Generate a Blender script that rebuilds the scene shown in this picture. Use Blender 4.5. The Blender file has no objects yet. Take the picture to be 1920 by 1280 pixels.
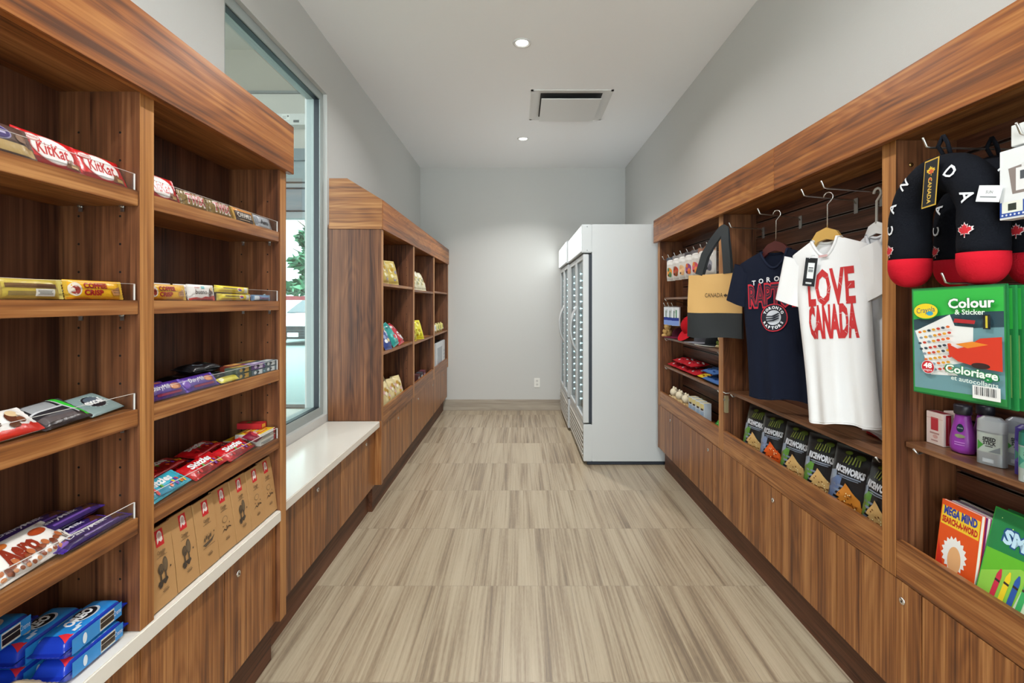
import bpy, bmesh, math, random
from mathutils import Matrix, Vector
from mathutils.geometry import tessellate_polygon
random.seed(7)
R = math.radians
SC = bpy.context.scene
COL = SC.collection

# ---------------------------------------------------------------- camera
H = 1.333
cam_d = bpy.data.cameras.new('camera')
cam_d.lens = 18.0; cam_d.sensor_width = 36.0; cam_d.sensor_fit = 'HORIZONTAL'
cam_d.shift_x = -13 / 1920.0; cam_d.shift_y = -73 / 1920.0
cam_d.clip_start = 0.05
cam = bpy.data.objects.new('camera', cam_d)
cam.location = (0, 0, H); cam.rotation_euler = (R(90), 0, 0)
COL.objects.link(cam); SC.camera = cam

# ---------------------------------------------------------------- world, exposure
SC.view_settings.view_transform = 'Standard'
SC.view_settings.look = 'None'
SC.view_settings.gamma = 1.0
SC.view_settings.use_curve_mapping = False
SC.view_settings.exposure = 0.25
w = bpy.data.worlds.new('overcast_sky'); SC.world = w
w.use_nodes = True
wn = w.node_tree.nodes; wl = w.node_tree.links
wn.clear()
wo = wn.new('ShaderNodeOutputWorld'); bg = wn.new('ShaderNodeBackground')
bg.inputs['Color'].default_value = (0.90, 0.97, 1.0, 1)
bg.inputs['Strength'].default_value = 5.5
wl.new(bg.outputs[0], wo.inputs[0])
SC.cycles.max_bounces = 7
SC.cycles.diffuse_bounces = 4
SC.cycles.glossy_bounces = 3
SC.cycles.transparent_max_bounces = 12
SC.cycles.caustics_reflective = False
SC.cycles.caustics_refractive = False

def area_lamp(name, loc, rot, sx, sy, power, color=(1, 1, 1)):
    l = bpy.data.lights.new(name, 'AREA'); l.shape = 'RECTANGLE'
    l.size = sx; l.size_y = sy; l.energy = power; l.color = color
    o = bpy.data.objects.new(name, l); COL.objects.link(o)
    o.location = loc; o.rotation_euler = rot
    return o
# lamp added behind the camera, standing in for daylight through the unseen front
area_lamp('added_front_fill', (0.05, -2.9, 1.6), (R(90), 0, 0), 2.3, 2.4, 60, (0.90, 0.96, 1.0))

# ---------------------------------------------------------------- materials
_m = {}
def lin(c):
    c /= 255.0
    return c / 12.92 if c <= 0.04045 else ((c + 0.055) / 1.055) ** 2.4
def rgb(h):
    h = h.lstrip('#')
    return (lin(int(h[0:2], 16)), lin(int(h[2:4], 16)), lin(int(h[4:6], 16)), 1)
def base(name):
    m = bpy.data.materials.new(name); m.use_nodes = True
    nt = m.node_tree
    return m, nt.nodes, nt.links, nt.nodes['Principled BSDF']
def noise_bump(n, l, b, scale, strength, dist=0.002, coord='Object', stretch=None):
    tc = n.new('ShaderNodeTexCoord'); nz = n.new('ShaderNodeTexNoise')
    nz.inputs['Scale'].default_value = scale; nz.inputs['Detail'].default_value = 3
    src = tc.outputs[coord]
    if stretch:
        mp = n.new('ShaderNodeMapping'); mp.inputs['Scale'].default_value = stretch
        l.new(src, mp.inputs[0]); src = mp.outputs[0]
    l.new(src, nz.inputs['Vector'])
    bp = n.new('ShaderNodeBump'); bp.inputs['Strength'].default_value = strength
    bp.inputs['Distance'].default_value = dist
    l.new(nz.outputs['Fac'], bp.inputs['Height']); l.new(bp.outputs[0], b.inputs['Normal'])
    return nz
def P(hexc, rough=0.5, metal=0.0, bump=None, spec=0.5, emit=0.0):
    """plain coloured surface; bump = (scale, strength, distance)"""
    key = (hexc, rough, metal, bump, spec, emit)
    if key in _m: return _m[key]
    m, n, l, b = base('surface_' + hexc.lstrip('#'))
    b.inputs['Base Color'].default_value = rgb(hexc)
    b.inputs['Roughness'].default_value = rough; b.inputs['Metallic'].default_value = metal
    b.inputs['Specular IOR Level'].default_value = spec
    if emit:
        b.inputs['Emission Color'].default_value = rgb(hexc); b.inputs['Emission Strength'].default_value = emit
    if bump: noise_bump(n, l, b, bump[0], bump[1], bump[2])
    _m[key] = m
    return m
def W(hexc): return P(hexc, 0.28, 0.0, (38.0, 0.55, 0.004))        # crinkly wrapper film
def K(hexc): return P(hexc, 0.5)                                   # printed card
def F(hexc): return P(hexc, 0.92, 0.0, (420.0, 0.25, 0.001), 0.15) # cloth

def wood(name, axis, dark='#5a3622', mid='#8f5a31', light='#b88350', rough=0.36, figure=1.0, mscale=1.0):
    key = ('wood', name, axis)
    if key in _m: return _m[key]
    m, n, l, b = base(name)
    g = n.new('ShaderNodeNewGeometry'); oi = n.new('ShaderNodeObjectInfo')
    off = n.new('ShaderNodeVectorMath'); off.operation = 'SCALE'
    cx = n.new('ShaderNodeCombineXYZ')
    for i in range(3): l.new(oi.outputs['Random'], cx.inputs[i])
    l.new(cx.outputs[0], off.inputs[0]); off.inputs['Scale'].default_value = 37.0
    add = n.new('ShaderNodeVectorMath'); add.operation = 'ADD'
    l.new(g.outputs['Position'], add.inputs[0]); l.new(off.outputs[0], add.inputs[1])
    def mp(al, ac):
        q = n.new('ShaderNodeMapping'); s = [ac * mscale] * 3; s[axis] = al * mscale
        q.inputs['Scale'].default_value = s; l.new(add.outputs[0], q.inputs[0]); return q
    q1 = mp(1.3, 9.0); n1 = n.new('ShaderNodeTexNoise'); n1.inputs['Scale'].default_value = 1.0
    n1.inputs['Detail'].default_value = 1.5; n1.inputs['Distortion'].default_value = 0.35
    l.new(q1.outputs[0], n1.inputs['Vector'])
    mu = n.new('ShaderNodeMath'); mu.operation = 'MULTIPLY'; mu.inputs[1].default_value = 62 * figure
    l.new(n1.outputs['Fac'], mu.inputs[0])
    si = n.new('ShaderNodeMath'); si.operation = 'SINE'; l.new(mu.outputs[0], si.inputs[0])
    q2 = mp(3.0, 150.0); n2 = n.new('ShaderNodeTexNoise'); n2.inputs['Scale'].default_value = 1.0
    n2.inputs['Detail'].default_value = 3; l.new(q2.outputs[0], n2.inputs['Vector'])
    q3 = mp(0.6, 22.0); n3 = n.new('ShaderNodeTexNoise'); n3.inputs['Scale'].default_value = 1.0
    n3.inputs['Detail'].default_value = 2; l.new(q3.outputs[0], n3.inputs['Vector'])
    a1 = n.new('ShaderNodeMath'); a1.operation = 'MULTIPLY_ADD'; a1.inputs[1].default_value = 0.05
    l.new(si.outputs[0], a1.inputs[0]); a1.inputs[2].default_value = -0.40
    a2 = n.new('ShaderNodeMath'); a2.operation = 'MULTIPLY_ADD'; a2.inputs[1].default_value = 0.85
    l.new(n2.outputs['Fac'], a2.inputs[0]); l.new(a1.outputs[0], a2.inputs[2])
    a3 = n.new('ShaderNodeMath'); a3.operation = 'MULTIPLY_ADD'; a3.inputs[1].default_value = 0.95
    l.new(n3.outputs['Fac'], a3.inputs[0]); l.new(a2.outputs[0], a3.inputs[2])
    cr = n.new('ShaderNodeValToRGB'); e = cr.color_ramp.elements
    e[0].position = 0.22; e[0].color = rgb(dark); e[1].position = 0.80; e[1].color = rgb(light)
    em = e.new(0.50); em.color = rgb(mid)
    l.new(a3.outputs[0], cr.inputs[0]); l.new(cr.outputs[0], b.inputs['Base Color'])
    b.inputs['Roughness'].default_value = rough
    b.inputs['Specular IOR Level'].default_value = 0.32
    bp = n.new('ShaderNodeBump'); bp.inputs['Strength'].default_value = 0.12; bp.inputs['Distance'].default_value = 0.001
    l.new(n2.outputs['Fac'], bp.inputs['Height']); l.new(bp.outputs[0], b.inputs['Normal'])
    _m[key] = m
    return m
WV = wood('walnut_vertical', 2); WH = wood('walnut_along', 1); WX = wood('walnut_across', 0)
WC = wood('walnut_crown', 1, mscale=0.7, figure=1.4, light='#bd8247', mid='#96592c')
WS = wood('walnut_slatwall', 1, dark='#3a2118', mid='#5f3a29', light='#7d5240', rough=0.45)
WK = wood('walnut_kick', 1, dark='#3b2014', mid='#5e3823', light='#704630', rough=0.5, figure=0.6)
WE = wood('walnut_edge_lit', 2, '#84522c', '#ab7440', '#c68f58', 0.4, 0.6)  # same walnut made lighter: light on the front edges put into the colour
WP = wood('walnut_panel_shaded', 2, dark='#3d2317', mid='#6a4129', light='#8a5c3c')  # same walnut made darker: shade on the side panels put into the colour
WI = wood('walnut_interior_shaded', 2, dark='#2f1a12', mid='#553424', light='#704a35', rough=0.42)  # darker walnut for the backs, interior shade painted in

def paint(name, hexc, sc=160, st=0.12):
    m, n, l, b = base(name); b.inputs['Base Color'].default_value = rgb(hexc)
    b.inputs['Roughness'].default_value = 0.62
    noise_bump(n, l, b, sc, st, 0.002); return m
wall_m = paint('wall_vinyl_weave', '#cacac7', 300, 0.25); ceil_m = paint('ceiling_paint', '#f6f7f8', 60, 0.05)

def tile_material():
    m, n, l, b = base('striped_stone_tile')
    g = n.new('ShaderNodeNewGeometry'); sp = n.new('ShaderNodeSeparateXYZ'); l.new(g.outputs['Position'], sp.inputs[0])
    def M(op, a, b_=None, c=None):
        q = n.new('ShaderNodeMath'); q.operation = op
        for i, v in enumerate((a, b_, c)):
            if v is None: continue
            if isinstance(v, (int, float)): q.inputs[i].default_value = v
            else: l.new(v, q.inputs[i])
        return q.outputs[0]
    L, Wd = 0.612, 0.306
    ry = M('DIVIDE', M('SUBTRACT', sp.outputs['Y'], 1.798 - L * 20), L)
    i = M('FLOOR', ry)
    par = M('MODULO', i, 2.0)
    offx = M('MULTIPLY_ADD', par, 0.152, -0.061 - Wd * 20)
    rx = M('DIVIDE', M('SUBTRACT', sp.outputs['X'], offx), Wd)
    j = M('FLOOR', rx)
    fy = M('FRACT', ry); fx = M('FRACT', rx)
    def edge(f, t):
        d = M('MINIMUM', f, M('SUBTRACT', 1.0, f)); return M('LESS_THAN', d, t)
    joint = M('MAXIMUM', edge(fy, 0.0017), edge(fx, 0.0032))
    tid = M('ADD', M('MULTIPLY', i, 7.31), M('MULTIPLY', j, 3.77))
    wn_ = n.new('ShaderNodeTexWhiteNoise'); wn_.noise_dimensions = '1D'; l.new(tid, wn_.inputs['W'])
    cb = n.new('ShaderNodeCombineXYZ')
    l.new(M('ADD', sp.outputs['X'], M('MULTIPLY', wn_.outputs['Value'], 9.0)), cb.inputs[0])
    l.new(M('ADD', sp.outputs['Y'], M('MULTIPLY', tid, 1.7)), cb.inputs[1])
    def nz(sx, sy, det, dist=0.0):
        mp = n.new('ShaderNodeMapping'); mp.inputs['Scale'].default_value = (sx, sy, 1); l.new(cb.outputs[0], mp.inputs[0])
        q = n.new('ShaderNodeTexNoise'); q.inputs['Scale'].default_value = 1; q.inputs['Detail'].default_value = det
        q.inputs['Distortion'].default_value = dist; l.new(mp.outputs[0], q.inputs['Vector']); return q.outputs['Fac']
    a = nz(95, 1.6, 4, 0.25); c = nz(17, 0.5, 2, 0.2); d = nz(220, 30, 2)
    v = M('ADD', M('MULTIPLY', a, 0.85), M('ADD', M('MULTIPLY', c, 0.9), M('MULTIPLY', d, 0.18)))
    v = M('ADD', v, M('MULTIPLY', wn_.outputs['Value'], 0.12))
    v = M('SUBTRACT', v, 0.54)
    cr = n.new('ShaderNodeValToRGB'); e = cr.color_ramp.elements
    e[0].position = 0.22; e[0].color = rgb('#7f705e'); e[1].position = 0.70; e[1].color = rgb('#b9ab93')
    q = e.new(0.38); q.color = rgb('#9b8a73'); q = e.new(0.5); q.color = rgb('#ac9d85')
    l.new(v, cr.inputs[0])
    mx = n.new('ShaderNodeMixRGB'); l.new(joint, mx.inputs[0]); l.new(cr.outputs[0], mx.inputs[1])
    mx.inputs[2].default_value = rgb('#8a7d6c')
    l.new(mx.outputs[0], b.inputs['Base Color'])
    b.inputs['Roughness'].default_value = 0.33; b.inputs['Specular IOR Level'].default_value = 0.5
    bp = n.new('ShaderNodeBump'); bp.inputs['Strength'].default_value = 0.25; bp.inputs['Distance'].default_value = 0.001
    l.new(M('SUBTRACT', 1.0, joint), bp.inputs['Height']); l.new(bp.outputs[0], b.inputs['Normal'])
    return m
tile_m = tile_material()
def glass(name, tint, alpha=0.12, rough=0.02, refl=0.5):
    m = bpy.data.materials.new(name); m.use_nodes = True; n = m.node_tree.nodes; l = m.node_tree.links; n.clear()
    o = n.new('ShaderNodeOutputMaterial'); t = n.new('ShaderNodeBsdfTransparent'); t.inputs[0].default_value = tint
    g = n.new('ShaderNodeBsdfGlossy'); g.inputs['Roughness'].default_value = rough
    fr = n.new('ShaderNodeFresnel'); fr.inputs[0].default_value = 1.45
    mt = n.new('ShaderNodeMath'); mt.operation = 'MULTIPLY_ADD'; mt.inputs[1].default_value = refl; mt.inputs[2].default_value = alpha * 0.2
    l.new(fr.outputs[0], mt.inputs[0])
    x = n.new('ShaderNodeMixShader'); l.new(mt.outputs[0], x.inputs[0]); l.new(t.outputs[0], x.inputs[1]); l.new(g.outputs[0], x.inputs[2])
    l.new(x.outputs[0], o.inputs[0]); return m
glass_m = glass('window_glass', (0.93, 0.97, 0.96, 1), 0.05, 0.01, 0.22)
acryl_m = glass('clear_acrylic', (0.96, 0.96, 0.96, 1), 0.05, 0.02, 0.10)
fridge_glass_m = glass('cooler_glass', (0.90, 0.95, 0.96, 1), 0.15)
stone_m = P('#e6e1d8', 0.16, 0, (90.0, 0.02, 0.001), 0.5)
steel = P('#c9c9c6', 0.28, 1.0, (60.0, 0.05, 0.001))
chrome = P('#dcdcda', 0.16, 1.0, (40.0, 0.03, 0.001))

# ---------------------------------------------------------------- mesh builder
class MB:
    def __init__(s): s.v = []; s.f = []; s.m = []; s.sm = []; s.mats = []
    def mi(s, m):
        if m not in s.mats: s.mats.append(m)
        return s.mats.index(m)
    def face(s, idx, m, smooth=False):
        s.f.append(idx); s.m.append(s.mi(m)); s.sm.append(smooth)
    def box(s, a, b, m, bevel=0.0):
        x0, y0, z0 = [min(p, q) for p, q in zip(a, b)]; x1, y1, z1 = [max(p, q) for p, q in zip(a, b)]
        if bevel > 0:
            c = min(bevel, (x1 - x0) / 2.2, (y1 - y0) / 2.2, (z1 - z0) / 2.2)
            bm = bmesh.new(); bmesh.ops.create_cube(bm, size=1)
            for v in bm.verts:
                v.co = Vector(((x0 + x1) / 2 + v.co.x * (x1 - x0), (y0 + y1) / 2 + v.co.y * (y1 - y0), (z0 + z1) / 2 + v.co.z * (z1 - z0)))
            bmesh.ops.bevel(bm, geom=bm.edges[:], offset=c, segments=2, affect='EDGES')
            s.bm(bm, m); return
        o = len(s.v)
        s.v += [(x0, y0, z0), (x1, y0, z0), (x1, y1, z0), (x0, y1, z0), (x0, y0, z1), (x1, y0, z1), (x1, y1, z1), (x0, y1, z1)]
        for q in ((3, 2, 1, 0), (4, 5, 6, 7), (0, 1, 5, 4), (1, 2, 6, 5), (2, 3, 7, 6), (3, 0, 4, 7)):
            s.face([o + k for k in q], m)
    def bm(s, bm, m, smooth=False):
        o = len(s.v); bm.verts.index_update()
        s.v += [tuple(v.co) for v in bm.verts]
        for f in bm.faces: s.face([o + v.index for v in f.verts], m, smooth)
        bm.free()
    def prism(s, pts, fn0, fn1, m):
        """closed outline pts extruded between two mapping functions"""
        n = len(pts); o = len(s.v)
        s.v += [tuple(fn0(*p)) for p in pts] + [tuple(fn1(*p)) for p in pts]
        s.face([o + k for k in range(n)][::-1], m); s.face([o + n + k for k in range(n)], m)
        for k in range(n): s.face([o + k, o + (k + 1) % n, o + n + (k + 1) % n, o + n + k], m)
    def tube(s, pts, r, m, seg=8, caps=True):
        pts = [Vector(p) for p in pts]; n = len(pts); rr = r if isinstance(r, (list, tuple)) else [r] * n
        o = len(s.v); up = None
        for i, p in enumerate(pts):
            t = (pts[min(i + 1, n - 1)] - pts[max(i - 1, 0)]).normalized()
            if up is None: up = Vector((0, 0, 1)) if abs(t.z) < 0.9 else Vector((1, 0, 0))
            a = t.cross(up)
            if a.length < 1e-6: a = t.cross(Vector((0, 1, 0)))
            a.normalize(); b_ = a.cross(t).normalized(); up = b_
            for k in range(seg):
                th = 2 * math.pi * k / seg
                s.v.append(tuple(p + (a * math.cos(th) + b_ * math.sin(th)) * rr[i]))
        for i in range(n - 1):
            for k in range(seg):
                s.face([o + i * seg + k, o + (i + 1) * seg + k, o + (i + 1) * seg + (k + 1) % seg, o + i * seg + (k + 1) % seg], m, True)
        if caps:
            s.face([o + k for k in range(seg)], m); s.face([o + (n - 1) * seg + k for k in range(seg)][::-1], m)
    def lathe(s, prof, m, axis=(0, 0, 0), seg=24, sx=1.0, sy=1.0, fn=None, mfn=None):
        o = len(s.v)
        for r, z in prof:
            for k in range(seg):
                th = 2 * math.pi * k / seg
                p = (axis[0] + r * sx * math.cos(th), axis[1] + r * sy * math.sin(th), axis[2] + z)
                s.v.append(tuple(fn(*p)) if fn else p)
        n = len(prof)
        for i in range(n - 1):
            mm = mfn(i) if mfn else m
            for k in range(seg):
                s.face([o + i * seg + k, o + i * seg + (k + 1) % seg, o + (i + 1) * seg + (k + 1) % seg, o + (i + 1) * seg + k], mm, True)
        s.face([o + k for k in range(seg)][::-1], m); s.face([o + (n - 1) * seg + k for k in range(seg)], m)
    def grid(s, fn, nu, nv, m, smooth=True, flip=False, mfn=None):
        o = len(s.v)
        for j in range(nv + 1):
            for i in range(nu + 1): s.v.append(tuple(fn(i / nu, j / nv)))
        for j in range(nv):
            for i in range(nu):
                a = o + j * (nu + 1) + i; q = [a, a + 1, a + nu + 2, a + nu + 1]
                s.face(q[::-1] if flip else q, mfn(i / nu, j / nv) if mfn else m, smooth)
    def decal(s, pts_list, fn, m, maxlen=None, smooth=True):
        """flat polygons (list of loops or triangles) draped on fn(u, v)"""
        tris = []
        for pts in pts_list:
            if len(pts) == 3: tris.append(tuple(pts)); continue
            V3 = [Vector((p[0], p[1], 0)) for p in pts]
            for t in tessellate_polygon([V3]): tris.append(tuple(pts[k] for k in t))
        if maxlen:
            st = tris; tris = []
            while st:
                t = st.pop(); d = [math.dist(t[k], t[(k + 1) % 3]) for k in range(3)]
                k = d.index(max(d))
                if d[k] > maxlen:
                    a, b_, c = t[k], t[(k + 1) % 3], t[(k + 2) % 3]; q = ((a[0] + b_[0]) / 2, (a[1] + b_[1]) / 2)
                    st.append((a, q, c)); st.append((q, b_, c))
                else: tris.append(t)
        cache = {}
        for t in tris:
            ar = (t[1][0] - t[0][0]) * (t[2][1] - t[0][1]) - (t[2][0] - t[0][0]) * (t[1][1] - t[0][1])
            if abs(ar) < 1e-12: continue
            if ar < 0: t = (t[0], t[2], t[1])
            idx = []
            for p in t:
                kk = (round(p[0], 6), round(p[1], 6))
                if kk not in cache: cache[kk] = len(s.v); s.v.append(tuple(fn(p[0], p[1])))
                idx.append(cache[kk])
            if len(set(idx)) == 3: s.face(idx, m, smooth)
    def mesh(s, name):
        me = bpy.data.meshes.new(name); me.from_pydata(s.v, [], s.f)
        for m in s.mats: me.materials.append(m)
        me.polygons.foreach_set('material_index', s.m); me.polygons.foreach_set('use_smooth', s.sm)
        me.update(); return me
    def build(s, name, parent=None):
        me = s.mesh(name); o = bpy.data.objects.new(name, me); COL.objects.link(o)
        if parent is not None:
            off = Vector((0, 0, 0)); a = parent
            while a is not None: off += a.location; a = a.parent
            me.transform(Matrix.Translation(-off)); o.parent = parent
        return o

def tag(o, label=None, cat=None, group=None, kind=None):
    if label: o['label'] = label
    if cat: o['category'] = cat
    if group: o['group'] = group
    if kind: o['kind'] = kind
    return o
def thing(name, label, cat, loc=(0, 0, 0), group=None):
    o = bpy.data.objects.new(name, None); o.location = loc; o.empty_display_size = 0.05
    COL.objects.link(o); return tag(o, label, cat, group)
def boxpart(name, a, b, m, parent=None, bevel=0.0):
    q = MB(); q.box(a, b, m, bevel); return q.build(name, parent)
def struct(name, mb):
    o = mb.build(name); o['kind'] = 'structure'; return o
def copy_tree(o, parent=None, world=None):
    c = o.copy(); COL.objects.link(c)
    if parent is not None: c.parent = parent
    for ch in list(o.children): copy_tree(ch, c)
    return c

# ---------------------------------------------------------------- room shell
XL, XR, YB, YF, ZC = -1.22, 1.315, 6.335, -3.0, 3.0
q = MB(); q.box((-1.42, YF, -0.1), (XR + 0.1, YB + 0.1, 0), tile_m); struct('floor', q)
q = MB(); q.box((-1.42, YF, ZC), (XR + 0.1, YB + 0.1, ZC + 0.1), ceil_m); struct('ceiling', q)
q = MB(); q.box((XR, YF, 0), (XR + 0.1, YB + 0.1, ZC), wall_m); struct('wall_right', q)
q = MB(); q.box((-1.42, YB, 0), (XR, YB + 0.1, ZC), wall_m); struct('wall_back', q)
WY0, WY1, WZ0, WZ1 = 2.12, 3.255, 0.625, 2.655
q = MB()
q.box((-1.36, YF, 0), (XL, WY0, ZC), wall_m); q.box((-1.36, WY1, 0), (XL, YB, ZC), wall_m)
q.box((-1.36, WY0, 0), (XL, WY1, WZ0), wall_m); q.box((-1.36, WY0, WZ1), (XL, WY1, ZC), wall_m)
struct('wall_left', q)
# unseen glazed front behind the camera, added to let daylight in
q = MB()
q.box((-1.36, YF - 0.1, 2.75), (XR + 0.1, YF, ZC), wall_m); q.box((-1.36, YF - 0.1, 0), (XR + 0.1, YF, 0.08), wall_m)
q.box((-1.36, YF - 0.1, 0.08), (-1.14, YF, 2.75), wall_m); q.box((1.25, YF - 0.1, 0.08), (XR + 0.1, YF, 2.75), wall_m)
struct('wall_front', q)
fr_m = P('#a3adac', 0.4, 0.0); gasket_m = P('#131c26', 0.45)
q = MB()
for x in (-1.14, 0.03, 1.19): q.box((x, YF - 0.07, 0.08), (x + 0.06, YF - 0.01, 2.75), fr_m)
q.box((-1.14, YF - 0.07, 2.69), (1.25, YF - 0.01, 2.75), fr_m); q.box((-1.14, YF - 0.07, 0.08), (1.25, YF - 0.01, 0.14), fr_m)
w2 = struct('window_2', q)
q = MB(); q.box((-1.08, YF - 0.045, 0.14), (0.03, YF - 0.04, 2.69), glass_m); q.box((0.09, YF - 0.045, 0.14), (1.19, YF - 0.04, 2.69), glass_m)
q.build('window_pane', w2)
# side window
q = MB(); f = 0.05
q.box((-1.33, WY0, WZ0), (-1.245, WY1, WZ0 + f), fr_m); q.box((-1.33, WY0, WZ1 - f), (-1.245, WY1, WZ1), fr_m)
q.box((-1.33, WY1 - f, WZ0 + f), (-1.245, WY1, WZ1 - f), fr_m); q.box((-1.33, WY0, WZ0 + f), (-1.245, WY0 + f, WZ1 - f), fr_m)
w1 = struct('window_1', q)
q = MB(); g0, g1 = -1.283, -1.252; t = 0.004
a0, a1, b0, b1 = WY0 + f, WY1 - f, WZ0 + f, WZ1 - f
q.box((g0, a0, b0), (g1, a1, b0 + t), gasket_m); q.box((g0, a0, b1 - t), (g1, a1, b1), gasket_m)
q.box((g0, a1 - t, b0), (g1, a1, b1), gasket_m); q.box((g0, a0, b0), (g1, a0 + t, b1), gasket_m)
o = q.build('window_gasket', w1); o['label'] = 'black rubber gasket'
q = MB(); q.box((-1.292, a0, b0), (-1.286, a1, b1), glass_m); q.build('window_pane', w1)
# stone baseboard at the back
q = MB(); q.box((-0.95, YB - 0.012, 0), (XR, YB, 0.135), wood('stone_baseboard', 0, '#8b8074', '#a39889', '#b5aa9b', 0.4)); struct('baseboard_back', q)

# ---------------------------------------------------------------- cabinets
dark_m = P('#1a0f0a', 0.9)
pin_m = P('#0d0805', 0.8)
def upright(name, root, x0, x1, y0, y1, z0, z1, m, holes=None):
    """vertical panel; holes = list of x positions of shelf-pin holes on both faces"""
    q = MB(); q.box((x0, y0, z0), (x1, y1, z1), WP if m is WV else m)  # panel takes the shade-darkened walnut, its front strip the lit one
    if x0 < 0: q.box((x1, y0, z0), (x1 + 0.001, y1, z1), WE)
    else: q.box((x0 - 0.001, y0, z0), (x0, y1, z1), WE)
    if holes:
        for hx in holes:
            z = z0 + 0.12
            while z < z1 - 0.08:
                for (yy, s) in ((y0 - 0.0004, -1), (y1 + 0.0004, 1)):
                    pts = [(hx + 0.0028 * math.cos(a * math.pi / 4), z + 0.0028 * math.sin(a * math.pi / 4)) for a in range(8)]
                    q.decal([pts], lambda u, v, yy=yy: (u, yy, v), pin_m)
                z += 0.064
    return q.build(name, root)
def lock(parent, x, y, z, s):
    """round chrome cam lock on a door; s = direction the face looks along x"""
    q = MB()
    prof = [(0.0105, 0), (0.0105, 0.002), (0.0085, 0.004), (0.0045, 0.0045), (0.0040, 0.0035), (0.0005, 0.0033)]
    q.lathe(prof, chrome, fn=lambda a, b_, c: (x + s * c, y + a, z + b_ * s), seg=16)
    q.box((x + s * 0.0036, y - 0.0006, z - 0.003), (x + s * 0.0042, y + 0.0006, z + 0.003), dark_m)
    o = q.build('lock', parent); o['label'] = 'round chrome cam lock'
def doors(root, xf, s, ys, z0, z1, locks, m=None):
    """row of door fronts; s = +1 faces +x, -1 faces -x; locks = indices with the lock at the low-y corner"""
    for k in range(len(ys) - 1):
        q = MB(); q.box((xf, ys[k] + 0.0015, z0), (xf - s * 0.019, ys[k + 1] - 0.0015, z1), m or WV, 0.001)
        d = q.build('door', root)
        if k in locks:
            lock(d, xf, ys[k] + 0.075, z1 - 0.055, s)
def shelf_pins(root, xs, y, z, s):
    for x in xs:
        q = MB(); q.tube([(x, y, z), (x, y + s * 0.012, z)], 0.003, steel, 6); q.box((x - 0.004, y + s * 0.004, z - 0.012), (x + 0.004, y + s * 0.006, z + 0.002), steel)
        q.build('shelf_pin', root)

# --- left display cabinet beside the camera
LB, LF = -1.056, -0.870
cab = thing('display_cabinet', 'near left walnut candy cabinet, floor to crown, four tiers of wood shelves over locked doors', 'cabinet', (-1.0, 1.2, 0))
upright('side_panel', cab, LB, LF, 1.864, 1.911, 0.172, 1.83, WV, (-1.01, -0.915))
upright('divider_panel', cab, LB, LF, 1.175, 1.219, 0.579, 1.83, WV, (-1.01, -0.915))
upright('divider_panel', cab, LB, LF, 0.485, 0.530, 0.579, 1.83, WV)
boxpart('back_panel', (LB - 0.012, 0.30, 0.579), (LB, 1.911, 1.83), WI, cab)
boxpart('top_panel', (LB - 0.012, 0.30, 1.817), (LF + 0.001, 1.925, 1.84), WH, cab)
q = MB(); q.box((-0.868, 0.30, 1.813), (-0.846, 1.925, 1.992), WC, 0.0015)
q.box((LB - 0.012, 1.905, 1.842), (-0.868, 1.925, 1.992), WX); q.build('crown', cab)
boxpart('carcass', (LB - 0.012, 0.30, 0.172), (-0.906, 1.862, 0.537), dark_m, cab)
boxpart('toe_kick', (-1.0, 0.30, 0), (-0.925, 1.911, 0.171), WK, cab)
doors(cab, -0.885, 1, [0.515, 0.855, 1.197, 1.539, 1.862], 0.174, 0.534, (1, 3))
SH = [(1.554, 1.589), (1.306, 1.338), (1.050, 1.089), (0.804, 0.841)]
for (ya, yb) in ((0.532, 1.173), (1.221, 1.862)):
    for (za, zb) in SH:
        boxpart('shelf', (LB + 0.001, ya, za), (-0.872, yb, zb), WH, cab, 0.001)
        shelf_pins(cab, (-1.0, -0.905), yb, za - 0.002, -1)
wt = MB(); wt.box((LB - 0.012, 0.30, 0.538), (-0.865, 1.863, 0.578), stone_m, 0.003)
tag(wt.build('stone_ledge'), 'white stone ledge under the near left candy shelves', 'worktop')
# clear acrylic lips
edge_m = P('#e8e6e2', 0.25)
for (ya, yb, w_) in ((0.532, 1.166, 'nearest bay'), (1.223, 1.855, 'far bay')):
    for k, (za, zb) in enumerate(SH):
        hgt = 0.037
        q = MB(); q.box((-0.8775, ya, zb + 0.0005), (-0.8750, yb, zb + hgt), acryl_m)
        q.box((-0.8778, yb, zb + 0.0005), (-0.8747, yb + 0.0012, zb + hgt), edge_m)
        q.box((-0.8775, ya, zb + hgt), (-0.8750, yb, zb + hgt + 0.0005), edge_m)
        tag(q.build('shelf_guard'), 'clear acrylic guard strip along the %s shelf of the near left cabinet, %s' % (['top', 'second', 'third', 'lowest'][k], w_), 'shelf guard')

# --- low cabinet under the window
bc = thing('bench_cabinet', 'low walnut cabinet with locked doors under the window', 'cabinet', (-1.05, 2.6, 0))
boxpart('carcass', (XL + 0.002, 1.913, 0.172), (-0.938, 3.257, 0.538), dark_m, bc)
boxpart('toe_kick', (-1.15, 1.913, 0), (-0.960, 3.257, 0.171), WK, bc)
doors(bc, -0.917, 1, [1.913, 2.257, 2.63, 3.0, 3.257], 0.174, 0.536, (1, 3))
q = MB(); q.box((XL + 0.002, 1.913, 0.540), (-0.885, 3.257, 0.578), stone_m, 0.003)
tag(q.build('stone_worktop'), 'white stone worktop forming the sill below the window', 'worktop')

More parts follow.
